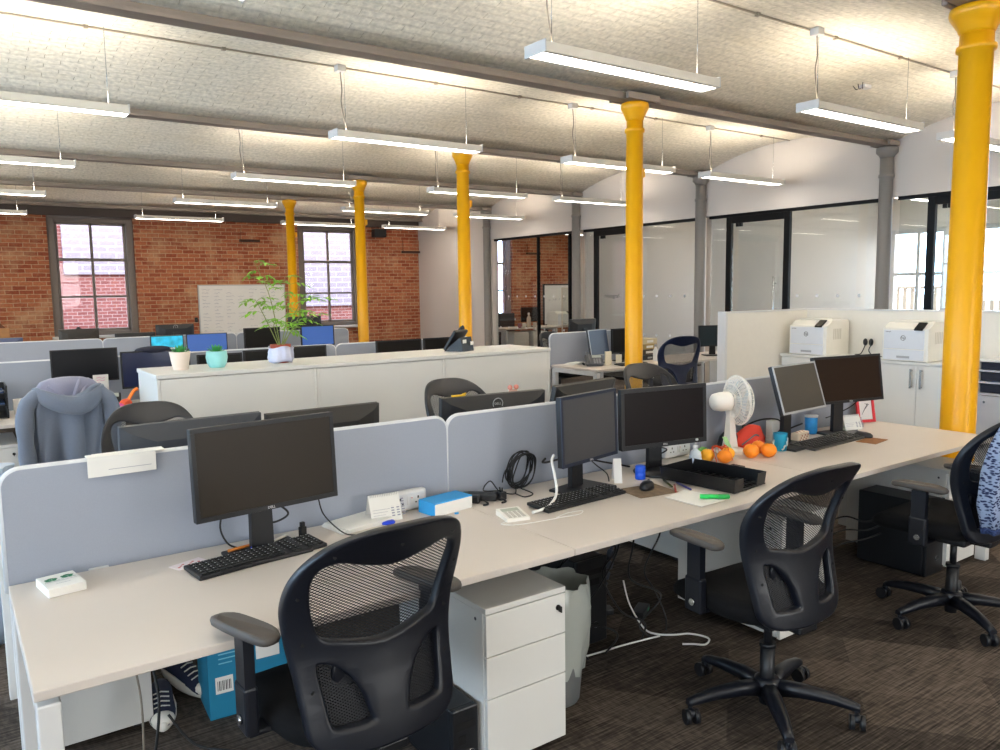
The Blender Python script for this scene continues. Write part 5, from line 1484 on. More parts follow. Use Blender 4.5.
for y_, z_ in ((-.10, .60), (-.10, .53), (-.05, .50), (0, .50), (.05, .50), (.09, .53), (.09, .60)): ct.box(-.68, .68, y_ - .003, y_ + .003, z_ - .003, z_ + .003)
for k in range(46):
    x_ = -.675 + .03 * k
    ct.box(x_ - .002, x_ + .002, -.102, .092, .496, .502); ct.box(x_ - .002, x_ + .002, -.104, -.099, .50, .62); ct.box(x_ - .002, x_ + .002, .089, .094, .50, .62)
ct.build('basket', wire_blk, t)
bk = MB()
for k in range(6): bk.box(-.6 + .2 * k, -.46 + .2 * k, -.06, .03, .504, .56, .008)
bk.build('socket_strip', black_pl, t)
hk = MB()
for x_ in (-.6, .6): hk.box(x_ - .01, x_ + .01, -.104, -.098, .60, .704).box(x_ - .01, x_ + .01, .088, .094, .60, .704)
hk.build('hanger', wire_blk, t)
rc = random.Random(11)
for k in range(6):
    x0_ = 2.0 + k * .15
    pts = [(x0_ + rc.uniform(-.05, .05), 2.50 + rc.uniform(-.03, .03), .69)]
    for j in range(4): pts.append((x0_ + rc.uniform(-.15, .15), 2.50 + rc.uniform(-.06, .05), .55 - j * .12 + rc.uniform(-.05, .05)))
    pts.append((x0_ + rc.uniform(-.12, .12), 2.48, .06)); pts.append((x0_ + rc.uniform(-.1, .1), 2.44, .008))
    cable('dark cable in the tangle hanging under the middle desk, %s from the left' % ORD[k], pts, .0045, name='hanging_cable')
cable('white cable snaking across the carpet under the middle desk', [(2.60, 2.66, .20), (2.585, 2.60, .10), (2.58, 2.50, .02), (2.60, 2.44, .008), (2.66, 2.39, .006), (2.73, 2.35, .006), (2.76, 2.27, .006), (2.70, 2.235, .006), (2.66, 2.27, .006), (2.62, 2.30, .006)], .0045, wire_wht)
cable('pale cable lying straight along the carpet from the waste bag', [(2.05, 2.50, .006), (2.22, 2.47, .006), (2.42, 2.45, .006), (2.60, 2.42, .006)], .0042, wire_wht)
cable('black cable looping over the carpet before the navy trainers', [(.50, 2.95, .40), (.52, 2.85, .20), (.47, 2.72, .04), (.42, 2.55, .007), (.50, 2.45, .007), (.66, 2.50, .007), (.74, 2.64, .007), (.62, 2.78, .02), (.55, 2.86, .12)], .005)
cable('pale cable running along the carpet under the left desk', [(.44, 2.95, .45), (.47, 2.9, .2), (.43, 2.7, .01), (.36, 2.5, .007), (.34, 2.3, .007)], .004, mat('cable_grey', '#8f8578', .6))
for k in range(3):
    cable(['black cable curving above the carpet beside the far computer tower, upper', 'black cable curving above the carpet beside the far computer tower, middle', 'black cable curving above the carpet beside the far computer tower, lower'][k], [(4.34, 2.30, .30 - k * .05), (4.20, 2.34, .27 - k * .05), (4.10, 2.42, .30 - k * .08), (4.02, 2.52, .22 - k * .08), (3.95, 2.56, .10 - k * .03)], .005, name='floor_cable')
cable('pale loop of cable on the carpet right of the middle task chair', [(3.70, 2.55, .006), (3.78, 2.40, .006), (3.72, 2.28, .006), (3.60, 2.30, .006), (3.56, 2.42, .006)], .004, mat('cable_grey', '#8f8578', .6))

# ================================================================== CLOTHES ON CHAIRS
hood_m = mat('heather_grey_blue', '#6f7889', .95, noise=.22, scale=260, bump=.5, bscale=420, sheen=.3)
hood_in = mat('heather_lining', '#85869c', .95, noise=.12, scale=260, sheen=.3)
t = thing('hooded_top', 'grey blue hooded sweatshirt draped over a chair back', 'sweatshirt', (.64, 5.97, 0), R(3))
def drape(rows, n=40, amp=.010, ph=0.0, fr=9):
    rings = []
    for z, w, d, cy, f in rows:
        ring = []
        for i in range(n):
            a = 2 * PI * i / n
            e = .75
            c, s_ = math.cos(a), math.sin(a)
            wv = .7 * math.sin(fr * a + ph + z * 3) + .55 * math.sin(int(fr * 1.6) * a + 2 * ph - z * 5) + .3 * math.sin(3 * a + z * 9)
            k = 1 + amp / .2 * f * wv
            ring.append((abs(c) ** e * (1 if c >= 0 else -1) * w * k, cy + abs(s_) ** e * (1 if s_ >= 0 else -1) * d * (1 + amp / .08 * f * wv), z))
        rings.append(ring)
    return rings
MB().loft(drape([(.30, .245, .095, .02, 1.5), (.45, .246, .095, .02, 1.4), (.60, .243, .092, .015, 1.2), (.75, .238, .085, .0, .9), (.88, .232, .074, -.02, .5), (.96, .215, .060, -.035, .2), (1.00, .175, .050, -.04, .1), (1.02, .11, .035, -.04, 0)], 96, .030, .5, 9)).build('body', hood_m, t)
for sx in (-1, 1):
    pts = smooth_pts([(sx * .17, -.05, .975), (sx * .245, -.06, .90), (sx * .265, -.065, .75), (sx * .262, -.05, .58), (sx * .25, -.04, .42), (sx * .255, -.04, .32)], 5)
    n_ = len(pts)
    MB().tube(pts, [.045 + .012 * math.sin(i * .9) * .4 + (.012 if i > 3 else 0) - (.014 * i / n_) for i in range(n_)], 14).build('sleeve', hood_m, t)
# hood: a soft cowl slung across the back of the neck, its paler lining showing above
def cowl(name, m, pts, rad, flat, seg=16):
    mb = MB(); P_ = smooth_pts(pts, 6); n_ = len(P_); rings = []
    for i, p in enumerate(P_):
        d = (P_[min(i + 1, n_ - 1)] - P_[max(i - 1, 0)]).normalized()
        u = i / (n_ - 1); r_ = rad * (.35 + .65 * math.sin(PI * min(1, max(0, u * .9 + .05))))
        up__ = Vector((0, 0, 1)); s_ = d.cross(up__).normalized(); w_ = s_.cross(d).normalized()
        rings.append([p + s_ * math.cos(a) * r_ * flat + w_ * math.sin(a) * r_ * (1 + .10 * math.sin(3 * a + u * 7)) for a in [2 * PI * k / seg for k in range(seg)]])
    mb.loft(rings)
    return mb.build(name, m, t)
cowl('hood', hood_m, [(-.19, -.05, 1.0), (-.15, -.105, .955), (-.06, -.135, .905), (.04, -.14, .885), (.12, -.12, .915), (.19, -.07, .965), (.215, -.03, .99)], .062, .55)
cowl('hood_edge', hood_m, [(-.20, -.04, 1.01), (-.15, -.105, .985), (-.07, -.125, .945), (.01, -.125, .93), (.08, -.12, .955), (.15, -.09, 1.0), (.20, -.05, 1.01)], .026, .9)
MB().loft(drape([(.93, .155, .06, -.05, .6), (.98, .175, .068, -.045, .8), (1.02, .178, .066, -.04, .9), (1.05, .150, .055, -.03, .9), (1.068, .10, .035, -.02, .5), (1.074, .04, .02, -.02, .2)], 40, .012, 1.2, 5)).build('lining', hood_in, t)
for q in (((.02, -.125, .935), (.035, -.118, .985), (.06, -.09, 1.03), (.075, -.05, 1.06)), ((.055, -.125, .94), (.085, -.110, .985), (.12, -.075, 1.025), (.13, -.03, 1.05)), ((-.03, -.12, .945), (-.07, -.11, .985), (-.12, -.08, 1.025))):
    MB().tube(smooth_pts(q), .012, 8).build('fold', hood_in, t)
# patterned cardigan at the right edge
knit = knit_mat('knit_pattern', '#1d2a52', '#97a6c4', 75)
t = thing('cardigan', 'blue and white patterned knit cardigan hung over the chair at the right edge', 'cardigan', (3.885, 1.495, .02), R(2))
MB().loft(drape([(.52, .235, .060, .0, 1.2), (.62, .245, .065, .01, 1.0), (.78, .258, .065, -.005, .6), (.90, .262, .060, -.03, .3), (.97, .235, .05, -.045, .2), (1.005, .17, .04, -.05, .1), (1.02, .08, .02, -.05, 0)])).build('body', knit, t)
MB().loft(drape([(.50, .238, .062, .0, 1.2), (.525, .24, .063, .0, 1.2)])).build('hem', knit_mat('knit_hem', '#1a2850', '#33446e', 120), t)
pts = smooth_pts([(.19, -.06, .95), (.26, -.05, .86), (.27, -.03, .70), (.262, .0, .52), (.258, .01, .40)], 5)
MB().tube(pts, [.045] * len(pts), 14).build('sleeve', knit, t)
# clear plastic bag on the floor behind the left end of the bench
t = thing('plastic_bag', 'pale blue plastic bag at the left edge behind the divider screen', 'bag', (.10, 4.35, 0))
bgm = MB(); bgm.loft([[((a_ + .02 * math.sin(5 * q + z * 9)) * math.cos(q), (a_ + .02 * math.sin(6 * q + z * 7)) * math.sin(q), z) for q in [2 * PI * i / 30 for i in range(30)]] for a_, z in ((.15, 0), (.19, .08), (.21, .35), (.20, .60), (.15, .72), (.10, .78), (.11, .82))])
bgm.build('film', mat('bag_film', '#b9cde6', .3, trans=.15), t)

# ================================================================== PRINTERS, STORAGE AND PARTITION ON THE RIGHT
def flip_unit(y0, y1, label):
    t = thing('cupboard', label, 'cupboard', (7.42, (y0 + y1) / 2, 0), -PI / 2, 'white cupboards under the printers')
    # local: front faces -y, width along x
    w, d, h = (y1 - y0) / 2, .22, .90
    MB().box(-w, w, -d + .02, d, .05, h - .025, .002).build('carcass', cab_white, t)
    MB().box(-w + .01, w - .01, -d + .03, d, 0, .05).build('plinth', mat('plinth_grey', '#a9a9a9', .6), t)
    for sx in (0, 1):
        a, b = (-w + .003, -.002) if sx == 0 else (.002, w - .003)
        dr = MB().box(a, b, -d, -d + .018, .055, h - .03, .002).build('door', cab_white, t)
        hx_ = -.045 if sx == 0 else .045
        hm = MB().box(hx_ - .009, hx_ + .009, -d - .034, -d - .024, h - .24, h - .06, .003)
        for z in (h - .225, h - .075): hm.box(hx_ - .006, hx_ + .006, -d - .026, -d, z - .006, z + .006)
        hm.build('handle', chrome, dr)
    return t
flip_unit(3.12, 4.06, 'white two door cupboard under the nearer printer, left of the yellow column')
flip_unit(4.07, 5.01, 'white two door cupboard under the farther printer')
flip_unit(2.30, 3.10, 'white two door cupboard behind the nearest yellow column') if False else None
tag(MB().box(7.19, 7.645, 3.115, 5.02, .876, .90, .003).build('worktop', cab_white), 'white top across the printer cupboards', 'worktop')
def printer(y, label, rz=-PI / 2, x=7.42, z=.90, logo=True, w=.42, h=.36):
    t = thing('printer', label, 'printer', (x, y, z), rz, 'white laser printers')
    pw = mat('printer_white', '#e9e7df', .45)
    hw, d = w / 2, .20
    side = [(-d, .005), (-d, h * .84), (-d + .03, h * .86), (-d + .10, h * .98), (d - .03, h), (d, h * .93), (d, .005)]
    MB().prism(side, -hw, hw, 'x').build('body', pw, t)
    MB().box(-hw + .012, hw - .035, -d - .008, -d + .002, .115, h * .80, .004).build('front_door', mat('printer_front', '#d9dde4', .4), t)
    dr = MB().box(-hw + .012, hw - .035, -d - .010, -d + .002, .012, .108, .004).build('paper_drawer', mat('printer_front', '#d9dde4', .4), t)
    MB().box(-.07, .05, -d - .013, -d - .008, .030, .050, .002).build('grip', mat('grip_grey', '#9ea2a8', .4), dr)
    MB().prism([(-d - .012, h * .80), (-d + .085, h * .98), (-d + .075, h * 1.00), (-d - .020, h * .83)], hw - .125, hw - .05, 'x').build('touch_panel', mat('touch_black', '#16161a', .2), t)
    MB().box(-hw + .05, hw - .14, -.10, .12, h * .985, h * 1.02, .004).build('output_tray', pw, t)
    v = MB()
    for k in range(5): v.box(hw - .001, hw + .002, -.08 + k * .03, -.065 + k * .03, h * .45, h * .75)
    v.build('side_vent', mat('vent_beige', '#cfccc2', .6), t)
    if logo:
        MB().tube([(-.015 + .022 * math.cos(a), -d - .0088, h * .60 + .022 * math.sin(a)) for a in [2 * PI * k / 24 for k in range(25)]], .0022, 5).build('emblem_ring', mat('emblem_dark', '#2a2c30', .4), t)
        text_obj('emblem', 'hp', .034, mat('emblem_dark', '#2a2c30', .4), t, Matrix.Translation((-.015, -d - .0088, h * .605)) @ FRONT, .0004)
        text_obj('model_text', 'LaserJet', .016, mat('emblem_dark', '#2a2c30', .4), t, Matrix.Translation((-hw + .055, -d - .0088, h * .755)) @ FRONT, .0004)
    return t
printer(4.72, 'white laser printer farther from the column, beside the partition return')
printer(3.72, 'white laser printer beside the nearest yellow column')
part = thing('partition', 'cream half height partition standing behind the printers', 'partition', (7.74, 3.7, 0))
MB().box(-.05, .05, -2.2, 1.42, 0, 1.345, .003).build('long_panel', mat('partition_cream', '#e2ded5', .7), part)
MB().box(-1.40, -.051, 1.34, 1.42, 0, 1.345, .003).build('return_panel', mat('partition_cream', '#e2ded5', .7), part)
MB().box(-.055, .055, -2.2, 1.425, 1.346, 1.36, .002).box(-1.405, -.056, 1.335, 1.425, 1.346, 1.36, .002).build('capping', white_metal, part)
MB().box(-1.432, -1.402, 1.33, 1.43, 0, 1.365, .003).build('end_post', white_metal, part)
for k, y in enumerate((4.34, 4.28)):
    t = thing('plug_adaptor', ['black plug hanging at the wall socket between the printers, left one', 'black plug hanging at the wall socket between the printers, right one'][k], 'plug', (7.64, y, 1.03))
    MB().sph((0, 0, 0), .030, None, 14, (.8, .75, 1.25)).build('body', black_pl, t)
    MB().tube(smooth_pts([(0, 0, -.03), (-.02, .01, -.08), (-.03, .03 - .05 * k, -.12), (-.06, .06 - .10 * k, -.126)]), .005, 6).build('lead', wire_blk, t)
t = thing('socket_block', 'small white socket plate between the printers', 'power socket', (7.675, 4.13, 1.02), -PI / 2)
MB().box(-.05, .05, -.012, .012, -.06, .04, .005).build('plate', white_metal, t)
MB().box(-.03, -.01, -.016, -.011, -.02, .01).box(.01, .03, -.016, -.011, -.02, .01).build('plug', mat('plug_grey', '#b4b4b4', .5), t)
cable('black lead lying along the cupboard top between the printers', [(7.56, 4.40, .906), (7.50, 4.30, .906), (7.55, 4.18, .906), (7.45, 4.05, .906), (7.42, 3.96, .906)], .005, name='printer_lead')
cable('thin grey lead arching from the socket plate to the nearer printer', [(7.66, 4.10, 1.0), (7.60, 4.04, 1.03), (7.55, 3.98, 1.01), (7.52, 3.94, .96)], .004, mat('cable_grey', '#8f8578', .6), name='printer_lead')
# pigeon-hole cabinet at the right edge
t = thing('pigeonhole_cabinet', 'grey pigeonhole cabinet at the right edge, beyond the nearest yellow column', 'cabinet', (7.40, 2.68, 0), -PI / 2)
gy = mat('cab_grey', '#b9bac0', .45); w, d, h = .40, .21, .945
c_ = MB().box(-w, -w + .02, -d, d, 0, h).box(w - .02, w, -d, d, 0, h).box(-w + .02, w - .02, d - .01, d, 0, h).box(-w + .02, w - .02, -d + .01, d - .01, 0, .04)
for z in (.66, .76, .86): c_.box(-w + .02, w - .02, -d + .004, d - .01, z, z + .016)
c_.box(-w + .02, w - .02, -d, -d + .02, .04, .655)
c_.build('carcass', gy, t)
MB().box(-w - .004, w + .004, -d - .004, d, h, h + .02, .002).build('top_panel', cab_white, t)
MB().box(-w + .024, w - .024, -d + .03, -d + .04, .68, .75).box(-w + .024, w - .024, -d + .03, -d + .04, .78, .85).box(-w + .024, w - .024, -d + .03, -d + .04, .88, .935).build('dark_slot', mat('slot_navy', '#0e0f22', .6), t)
o = MB().box(-.11, .11, -.15, .14, 0, .022, .003).build('magazine', mat('mag_blue', '#2f7fc4', .4, noise=.3, scale=30), None, (7.36, 2.86, .7765), R(8))
tag(o, 'blue magazine in the pigeonhole cabinet at the right edge', 'magazine')
MB().cyl((-w + .07, -d - .004, .60), (-w + .07, -d + .002, .60), .010, seg=14).build('lock', chrome, t)

# ================================================================== ON THE WHITE CABINETS
leafm = mat('leaf_green', '#8cc63c', .5, noise=.35, scale=12)
succ = mat('succulent_green', '#3f9a4c', .5, noise=.2)
soil = mat('soil', '#3a2a1e', .95, noise=.3)
def leaf_blade(mb, p, d, n, L, W, curl=.25, segs=4):
    """a pointed leaf from p along d, face normal n"""
    d = d.normalized(); s_ = d.cross(n).normalized(); n = s_.cross(d).normalized()
    n0 = len(mb.bm.faces); prev = None
    for k in range(segs + 1):
        u = k / segs
        w = W * math.sin(PI * (u * .92 + .06)) ** .8
        c = p + d * L * u - n * curl * L * u * u
        cur = [mb.bm.verts.new(c - s_ * w / 2 + n * w * .15), mb.bm.verts.new(c), mb.bm.verts.new(c + s_ * w / 2 + n * w * .15)]
        if prev:
            for j in (0, 1):
                f = mb.bm.faces.new((prev[j], prev[j + 1], cur[j + 1], cur[j])); f.smooth = True
        prev = cur
    mb._mark(n0)
def succulent(label, x, y, potm, geo):
    t = thing('potted_succulent', label, 'plant', (x, y, CZ), 0, 'potted succulents')
    if geo:
        MB().lathe([(.052, 0), (.068, .03), (.076, .07), (.070, .115), (.062, .115), (.060, .09), (0, .088)], seg=7).build('pot', potm, t)
        top = .115
    else:
        MB().lathe([(.046, 0), (.050, .004), (.068, .118), (.070, .124), (.063, .124), (.058, .10), (0, .098)], seg=28).build('pot', potm, t)
        top = .124
    MB().lathe([(.0, top - .018), (.056, top - .020), (.056, top - .026)], seg=20).build('soil', soil, t)
    lv = MB(); rr_ = random.Random(int(x * 100))
    for k in range(22):
        a = k * 2.4; el = .35 + 1.1 * k / 22
        dv = Vector((math.cos(a) * math.cos(el), math.sin(a) * math.cos(el), math.sin(el)))
        leaf_blade(lv, Vector((0, 0, top - .018)) + Vector((math.cos(a), math.sin(a), 0)) * .012, dv, Vector((0, 0, 1)) - dv * dv.z, .055 + rr_.uniform(0, .018), .022, -.15)
    lv.build('leaves', succ, t, fix=False)
succulent('small green succulent in a pale pink tapered pot on the white cabinets', 1.30, 5.62, mat('pot_pink', '#ecdccf', .6), False)
succulent('small green succulent in a turquoise faceted pot on the white cabinets', 1.545, 5.62, mat('pot_turquoise', '#9adfe0', .5), True)
t = thing('potted_plant', 'tall airy green plant in a pot wrapped in pale lilac paper', 'plant', (2.02, 5.66, CZ))
MB().lathe([(.055, 0), (.06, .005), (.075, .13), (.077, .135), (.068, .135), (.064, .12), (0, .118)], seg=26).build('pot', mat('pot_terracotta', '#a8523f', .7), t)
wr = MB(); NW = 44
wr.loft([[((r_ + w_ * math.sin(5 * a + k) + w_ * .6 * math.sin(11 * a + 2 * k)) * math.cos(a), (r_ + w_ * math.sin(5 * a + k) + w_ * .6 * math.sin(11 * a)) * math.sin(a), z + w_ * math.sin(3 * a)) for a in [2 * PI * i / NW for i in range(NW)]] for k, (r_, z, w_) in enumerate(((.082, .006, .006), (.090, .03, .008), (.086, .07, .008), (.084, .105, .006), (.088, .118, .008)))], caps=False)
wr.build('paper_wrap', mat('wrap_lilac', '#c9cde6', .6), t, solid=.003)
MB().lathe([(0, .118), (.06, .117)], seg=18).build('soil', soil, t)
stm = MB(); lvs = MB(); rp = random.Random(21)
def spray(base, tip, bow, nl, l0):
    base, tip = Vector(base), Vector(tip); mid = (base + tip) / 2 + Vector(bow)
    pts = smooth_pts([base, mid, tip], 8)
    stm.tube(pts, [.0038 - .0026 * i / (len(pts) - 1) for i in range(len(pts))], 6)
    for q in range(nl):
        u = .42 + .58 * q / max(1, nl - 1)
        p = pts[min(len(pts) - 2, int(u * (len(pts) - 1)))]
        ang = q * 2.5 + rp.uniform(-.4, .4)
        dv = Vector((math.cos(ang), math.sin(ang) * .7, rp.uniform(-.15, .45))).normalized()
        pl_ = l0 * rp.uniform(.8, 1.2)
        end = p + dv * pl_ + Vector((0, 0, -.02))
        twig = smooth_pts([p, p + dv * pl_ * .5 + Vector((0, 0, .012)), end], 4)
        stm.tube(twig, .0013, 4)
        for w_ in range(3):
            pp_ = twig[min(len(twig) - 1, 3 + w_ * 2)]
            for sgn in (-1, 1):
                sd = dv.cross(Vector((0, 0, 1))).normalized() * sgn
                ld = (dv * .55 + sd * .8 + Vector((0, 0, rp.uniform(-.35, .1)))).normalized()
                leaf_blade(lvs, pp_, ld, Vector((rp.uniform(-.3, .3), rp.uniform(-.3, .3), 1)), rp.uniform(.042, .062), rp.uniform(.018, .026), .3)
        leaf_blade(lvs, end, (dv + Vector((0, 0, -.2))).normalized(), Vector((0, 0, 1)), .060, .024, .3)
b0 = (0, 0, .11)
spray(b0, (-.16, .02, .74), (.02, 0, .06), 9, .11)
spray((.01, .01, .11), (.10, .02, .62), (.03, 0, .08), 8, .12)
spray((-.01, 0, .11), (-.18, -.02, .47), (-.03, 0, .08), 7, .10)
spray((.01, -.01, .11), (.26, -.02, .30), (.02, -.01, .14), 7, .12)
spray((.0, -.01, .11), (.34, .0, .44), (.0, 0, .16), 7, .11)
spray((.0, .01, .11), (-.06, -.06, .30), (-.02, 0, .05), 5, .10)
spray((.0, .01, .11), (.12, -.09, .26), (.02, 0, .05), 5, .10)
stm.build('stem', mat('stem_pale', '#8a9a55', .6), t)
lvs.build('leaves', leafm, t, fix=False)

# ================================================================== LEFT BENCH ROW
t = thing('letter_trays', 'stack of black letter trays at the left edge, on the desk beside the hooded top', 'letter trays', (.22, 6.85, D))
for k in range(3):
    m_ = MB(); z = .01 + k * .085
    m_.box(-.12, .12, -.16, .16, z, z + .006).box(-.12, -.112, -.16, .16, z, z + .06).box(.112, .12, -.16, .16, z, z + .06).box(-.12, .12, .152, .16, z, z + .06)
    tr_ = m_.build('tray', black_pl, t)
    if k: MB().box(-.10, .10, -.14, .13, z + .007, z + .02).build('paper_pile', mat('file_blue', '#33476a', .6), tr_)
for sx in (-1, 1):
    for sy in (-1, 1): MB().box(sx * .114 - .006, sx * .114 + .006, sy * .14 - .006, sy * .14 + .006, 0, .24).build('riser', black_pl, t)
t = thing('note_card', 'white note with pink writing stuck under the monitor behind the hooded top', 'note', (.98, 6.86, D))
MB().box(-.055, .055, -.002, .002, .13, .26).box(-.03, .05, -.006, -.003, .10, .20).build('sheet', paper, t)
ib = MB()
for k in range(4): ib.tube(smooth_pts([(-.03, -.0035, .235 - .02 * k), (-.01, -.0035, .24 - .02 * k), (.01, -.0035, .232 - .02 * k), (.03, -.0035, .238 - .02 * k)], 4), .002, 4)
ib.build('writing', mat('pink_ink', '#d878a8', .6), t)
MB().box(-.05, .05, .003, .03, 0, .13, .003).build('holder', black_pl, t)
t = thing('paper_stack', 'white paper stack between the black letter trays and the hooded top', 'papers', (.50, 6.90, D))
MB().box(-.12, .12, -.02, .02, 0, .115, .003).build('sheets', paper, t)
t = thing('toy', 'bright orange and pink toy bird on the desk behind the hooded top', 'toy', (1.10, 6.56, D), R(20))
MB().sph((0, 0, .045), .045, None, 16, (1.15, .8, 1)).build('body', mat('toy_orange', '#f4623a', .5), t)
MB().sph((-.035, 0, .030), .034, None, 14).build('belly', mat('toy_magenta', '#d8488c', .5), t)
MB().tube(smooth_pts([(.02, 0, .075), (.045, 0, .11), (.075, 0, .145), (.10, 0, .155)]), .014, 8).build('neck', mat('toy_orange2', '#f88838', .5), t)
t = thing('green_toy', 'small yellow green toy standing under the monitor behind the hooded top', 'toy', (.885, 6.74, D))
MB().lathe([(.02, 0), (.025, .05), (.018, .10), (.028, .13), (.02, .165), (0, .175)], seg=16).build('body', mat('toy_green', '#b5cf4a', .5), t)
t = thing('peaked_cap', 'dark cap and white paper resting on top of the navy tinted monitor', 'cap', (1.40, 6.90, D + .431))
MB().sph((0, .02, .0), .15, None, 18, (1.0, .5, .22)).build('crown', mat('cap_navy', '#15172a', .8), t)
MB().box(-.02, .16, -.02, .01, .000, .012, .002).build('paper_fold', paper, t)
t = thing('wooden_box', 'open topped wooden crate at the left edge against the brick wall', 'crate', (.52, 13.5, .44))
cw = mat('crate_wood', '#a9794d', .7, noise=.2)
MB().box(-.25, .25, -.15, .15, .55, .72, .004).build('box', cw, t)
MB().loft([[(x, y, z) for x, z in ((-.25, .72), (.20, .725), (-.05, 1.02), (-.10, 1.02))] for y in (-.14, .14)], smooth=False).build('lid', mat('crate_dark', '#6e3f25', .7), t)
MB().box(-.20, .20, -.12, .12, .29, .548).build('stand', cw, t)
desk(-.3, 1.3, 13.1, 13.9, 'white desk carrying the wooden crate near the far brick wall', 'desk by the far wall')
t = thing('keyboard_pad', 'flat black writing pad before the far keyboard', 'pad', (.62, 6.72, D)) if False else None

# whiteboard on the brick wall
t = thing('whiteboard', 'large whiteboard with rows of handwriting on the far brick wall', 'whiteboard', (5.29, YB - .025, 1.27))
w, h = .93, .53
MB().box(-w, w, -.010, .02, -h, h, .002).build('board', mat('board_white', '#f2f2f0', .3), t)
fr = MB()
for a in ((-w, w, h - .02, h), (-w, w, -h, -h + .02), (-w, -w + .02, -h, h), (w - .02, w, -h, h)): fr.box(a[0], a[1], -.016, .02, a[2], a[3], .002)
fr.build('frame', mat('alu', '#c9cbce', .4), t)
sc_ = MB(); rw = random.Random(17)
for col_ in range(7):
    x0_ = -w + .08 + col_ * .245
    for r__ in range(13):
        if rw.random() < .18: continue
        z_ = h - .10 - r__ * .072; x_ = x0_; L_ = rw.uniform(.06, .18)
        pts = [(x_ + L_ * k / 8, -.0108, z_ + rw.uniform(-.012, .012)) for k in range(9)]
        sc_.tube(pts, .0028, 4, False)
sc_.build('lettering', mat('board_ink', '#8c95ac', .7), t)
MB().box(-w * .5, w * .5, -.06, -.012, -h - .02, -h + .002, .003).build('pen_ledge', mat('alu', '#c9cbce', .4), t)
t = thing('wall_switch', 'tiny dark box on the brick wall at the left edge of the whiteboard', 'switch', (4.30, YB - .02, 1.08))
MB().box(-.03, .03, -.02, .02, -.05, .05, .005).build('plate', black_pl, t)
MB().box(-.012, .012, -.024, -.019, -.018, .018, .002).build('rocker', mat('rocker', '#3a3a3e', .5), t)

# ================================================================== DESK BY THE GLASS WALL
t = thing('paper_pile', 'pile of white papers on the end of the desk by the glass wall', 'papers', (5.98, 6.95, D), R(5))
for k in range(4): MB().box(-.10, .12, -.07, .07, .006 * k, .006 * k + .005).build('sheet', paper, t, (.008 * k, -.006 * k, 0), R(5 * k))
o = MB().box(-.04, .04, -.01, .01, 0, .16, .002).build('card', mat('card_cream', '#e9e0c8', .7), None, (6.20, 6.60, D), R(-15))
tag(o, 'cream card propped before the tilted blue grey monitor, left one', 'card', 'propped cream cards')
o = MB().box(-.035, .035, -.008, .008, 0, .12, .002).build('card', mat('card_cream', '#e9e0c8', .7), None, (6.33, 6.56, D), R(-20))
tag(o, 'cream card propped before the tilted blue grey monitor, right one', 'card', 'propped cream cards')
keyboard('black keyboard on the desk by the glass wall', on_desk(6.45, 6.48), R(4), .44, .13)
t = thing('red_pouch', 'small red pouch on the desk by the glass wall, left of the second yellow column', 'pouch', (6.68, 6.62, D))
MB().sph((0, 0, .03), .07, None, 16, (1.3, .7, .45)).build('pouch', mat('pouch_red', '#d8412f', .75, noise=.1), t)
MB().box(-.05, .05, -.052, -.047, .028, .034, .001).build('zip', mat('zip_grey', '#6c7076', .5), t)
for k in range(3):
    o = thing('box_file', ['brown box file at the bottom of the stack right of the second yellow column', 'tan box file in the middle of the stack right of the second yellow column', 'pale box file on top of the stack right of the second yellow column'][k], 'box file', (7.02, 6.86, D + .065 + .066 * k), R(3 * k), 'stacked box files')
    MB().box(-.14, .14, -.12, .12, .001, .064, .003).build('file', mat(['file_brown', 'file_tan', 'file_pale'][k], ['#4b4036', '#a08a58', '#c8bb9a'][k], .7), o)
    MB().box(-.06, .06, -.1215, -.119, .018, .046).build('spine_label', paper, o)
o = thing('file_base', 'low black storage tray under the stacked box files', 'tray', (7.02, 6.86, D))
MB().box(-.15, .15, -.13, .13, 0, .062, .004).build('tray', black_pl, o)
MB().box(-.04, .04, -.133, -.129, .02, .04, .002).build('pull', silver, o)
def bottle(label, x, y, z, m1, m2, grp=None, h=.2, r=.03):
    t = thing('bottle', label, 'bottle', (x, y, z), 0, grp)
    MB().lathe([(r * .9, 0), (r, .006), (r, h * .62), (r * .45, h * .78), (r * .40, h * .86)], seg=18).build('body', m1, t)
    MB().lathe([(r * .5, h * .86), (r * .5, h), (0, h)], seg=14).build('cap', m2, t)
    return t
bottle('slim white bottle in front of the stacked box files', 7.0, 6.62, D, white_metal, mat('cap_grey', '#8f9296', .5))
bl_ = mat('bottle_blue', '#2f7fd8', .4); og_ = mat('bottle_orange', '#f09a2c', .45)
bottle('blue bottle with an orange top on the floor beside the grey column, left one', 7.62, 6.10, 0, bl_, og_, 'cleaning bottles', .50, .055)
bottle('blue bottle with an orange top on the floor beside the grey column, right one', 7.78, 6.12, 0, bl_, og_, 'cleaning bottles', .52, .055)
# behind the glass: far office
printer(14.75, 'pale printer on the desk inside the far glass office', 0, 12.25, D, False, .46, .34)
t = thing('whiteboard', 'black framed whiteboard leaning on the brick wall inside the far glass office', 'whiteboard', (14.1, YB - .08, 0))
MB().box(-.60, .60, -.01, .03, .60, 1.75, .003).build('frame', frame_blk, t)
MB().box(-.56, .56, -.014, -.009, .64, 1.71).build('board', mat('board_white', '#f2f2f0', .3), t)
MB().box(-.5, -.45, -.02, .05, 0, .6).box(.45, .5, -.02, .05, 0, .6).build('leg', frame_blk, t)
bt = MB(); rb = random.Random(31)
for k in range(6): bt.tube([(-.4 + .11 * k + rb.uniform(0, .05) * q, -.0150, 1.32 + rb.uniform(-.04, .04)) for q in range(3)], .005, 4, False)
bt.build('lettering', mat('board_ink', '#8c95ac', .7), t)
t = thing('flip_panel', 'clear acrylic panel standing by the desk inside the far glass office', 'panel', (11.95, 14.08, 0))
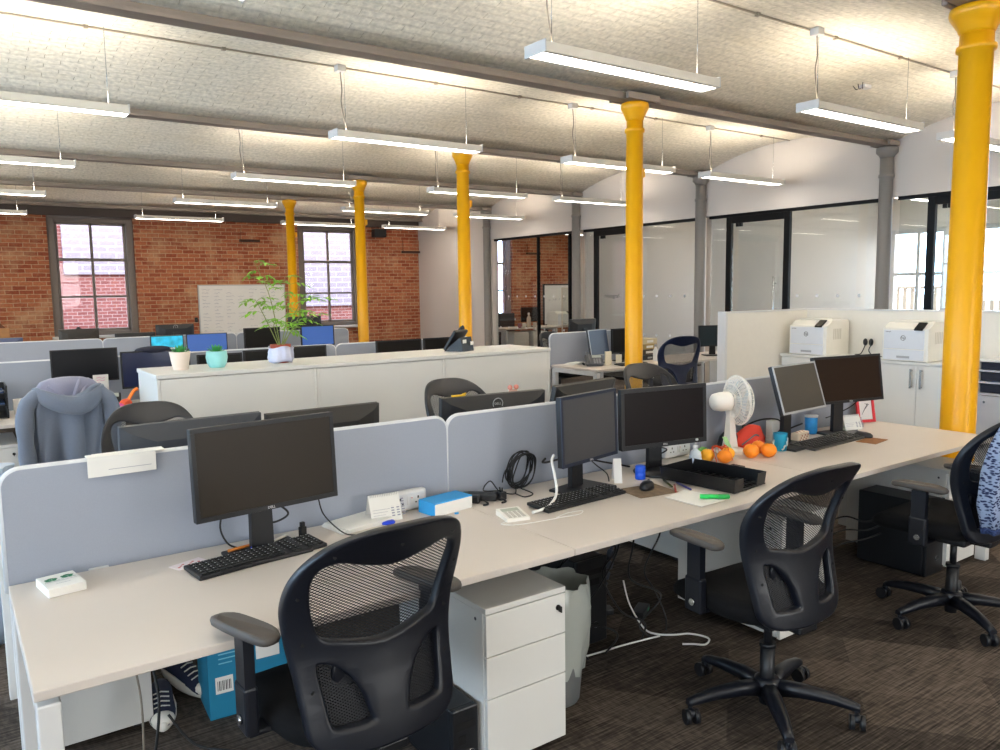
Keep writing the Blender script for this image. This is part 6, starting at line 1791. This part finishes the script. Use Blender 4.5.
MB().box(-.17, .17, -.006, .006, .3, 1.62).build('sheet', glass_mat('acrylic', (.93, .93, .90, 1), .05), t)
MB().box(-.19, -.17, -.012, .012, 0, 1.64).box(.17, .19, -.012, .012, 0, 1.64).box(-.17, .17, -.01, .01, 1.62, 1.64).build('rail', mat('rail_pale', '#d8cfc0', .5), t)
MB().box(-.2, .2, -.16, .16, 0, .03, .004).build('foot', white_metal, t)
for k, (x, w_) in enumerate(((10.75, .42), (11.30, .42))):
    t = thing('pedestal', ['white pedestal under the office desk behind the glass, left one', 'white pedestal under the office desk behind the glass, right one'][k], 'drawer unit', (x, 14.42, 0), 0, 'office pedestals behind the glass')
    MB().box(-w_ / 2, w_ / 2, -.1, .4, .02, .64, .003).build('carcass', cab_white, t)
    for j in range(3): MB().box(-w_ / 2 + .004, w_ / 2 - .004, -.12, -.101, .03 + .20 * j, .22 + .20 * j, .003).build('drawer', mat('drawer_pale', '#d9d6ce', .5), t)
bottle('pale bottle standing on the office desk behind the glass', 11.15, 14.55, D, mat('bottle_beige', '#cbbfae', .5), paper, None, .34, .05)
for k, (x, c) in enumerate(((10.78, '#8a5560'), (10.95, '#d8d4cc'), (11.3, '#c8bfb2'))):
    o = thing('mug', ['maroon cup on the office desk behind the glass', 'white cup on the office desk behind the glass', 'beige cup on the office desk behind the glass'][k], 'mug', (x, 14.42 + .05 * k, D), 0, 'cups on the office desk')
    MB().lathe([(.035, 0), (.042, .005), (.044, .11), (.040, .11), (.036, .01), (0, .008)], seg=18).build('cup', mat('cup%s' % c, c, .5), o)
    MB().tube(smooth_pts([(.042, 0, .09), (.065, 0, .08), (.064, 0, .045), (.042, 0, .03)]), .006, 6).build('handle', mat('cup%s' % c, c, .5), o)
t = thing('tall_speaker', 'tall dark cabinet standing inside the glass wall at the far corner', 'cabinet', (11.0, 15.4, 0))
MB().box(-.22, .22, -.2, .2, 0, 1.05, .008).build('case', mat('case_dark', '#26242a', .5), t)
MB().box(-.18, .18, -.206, -.199, .1, .95, .003).build('door', mat('case_door', '#2e2c33', .45), t)
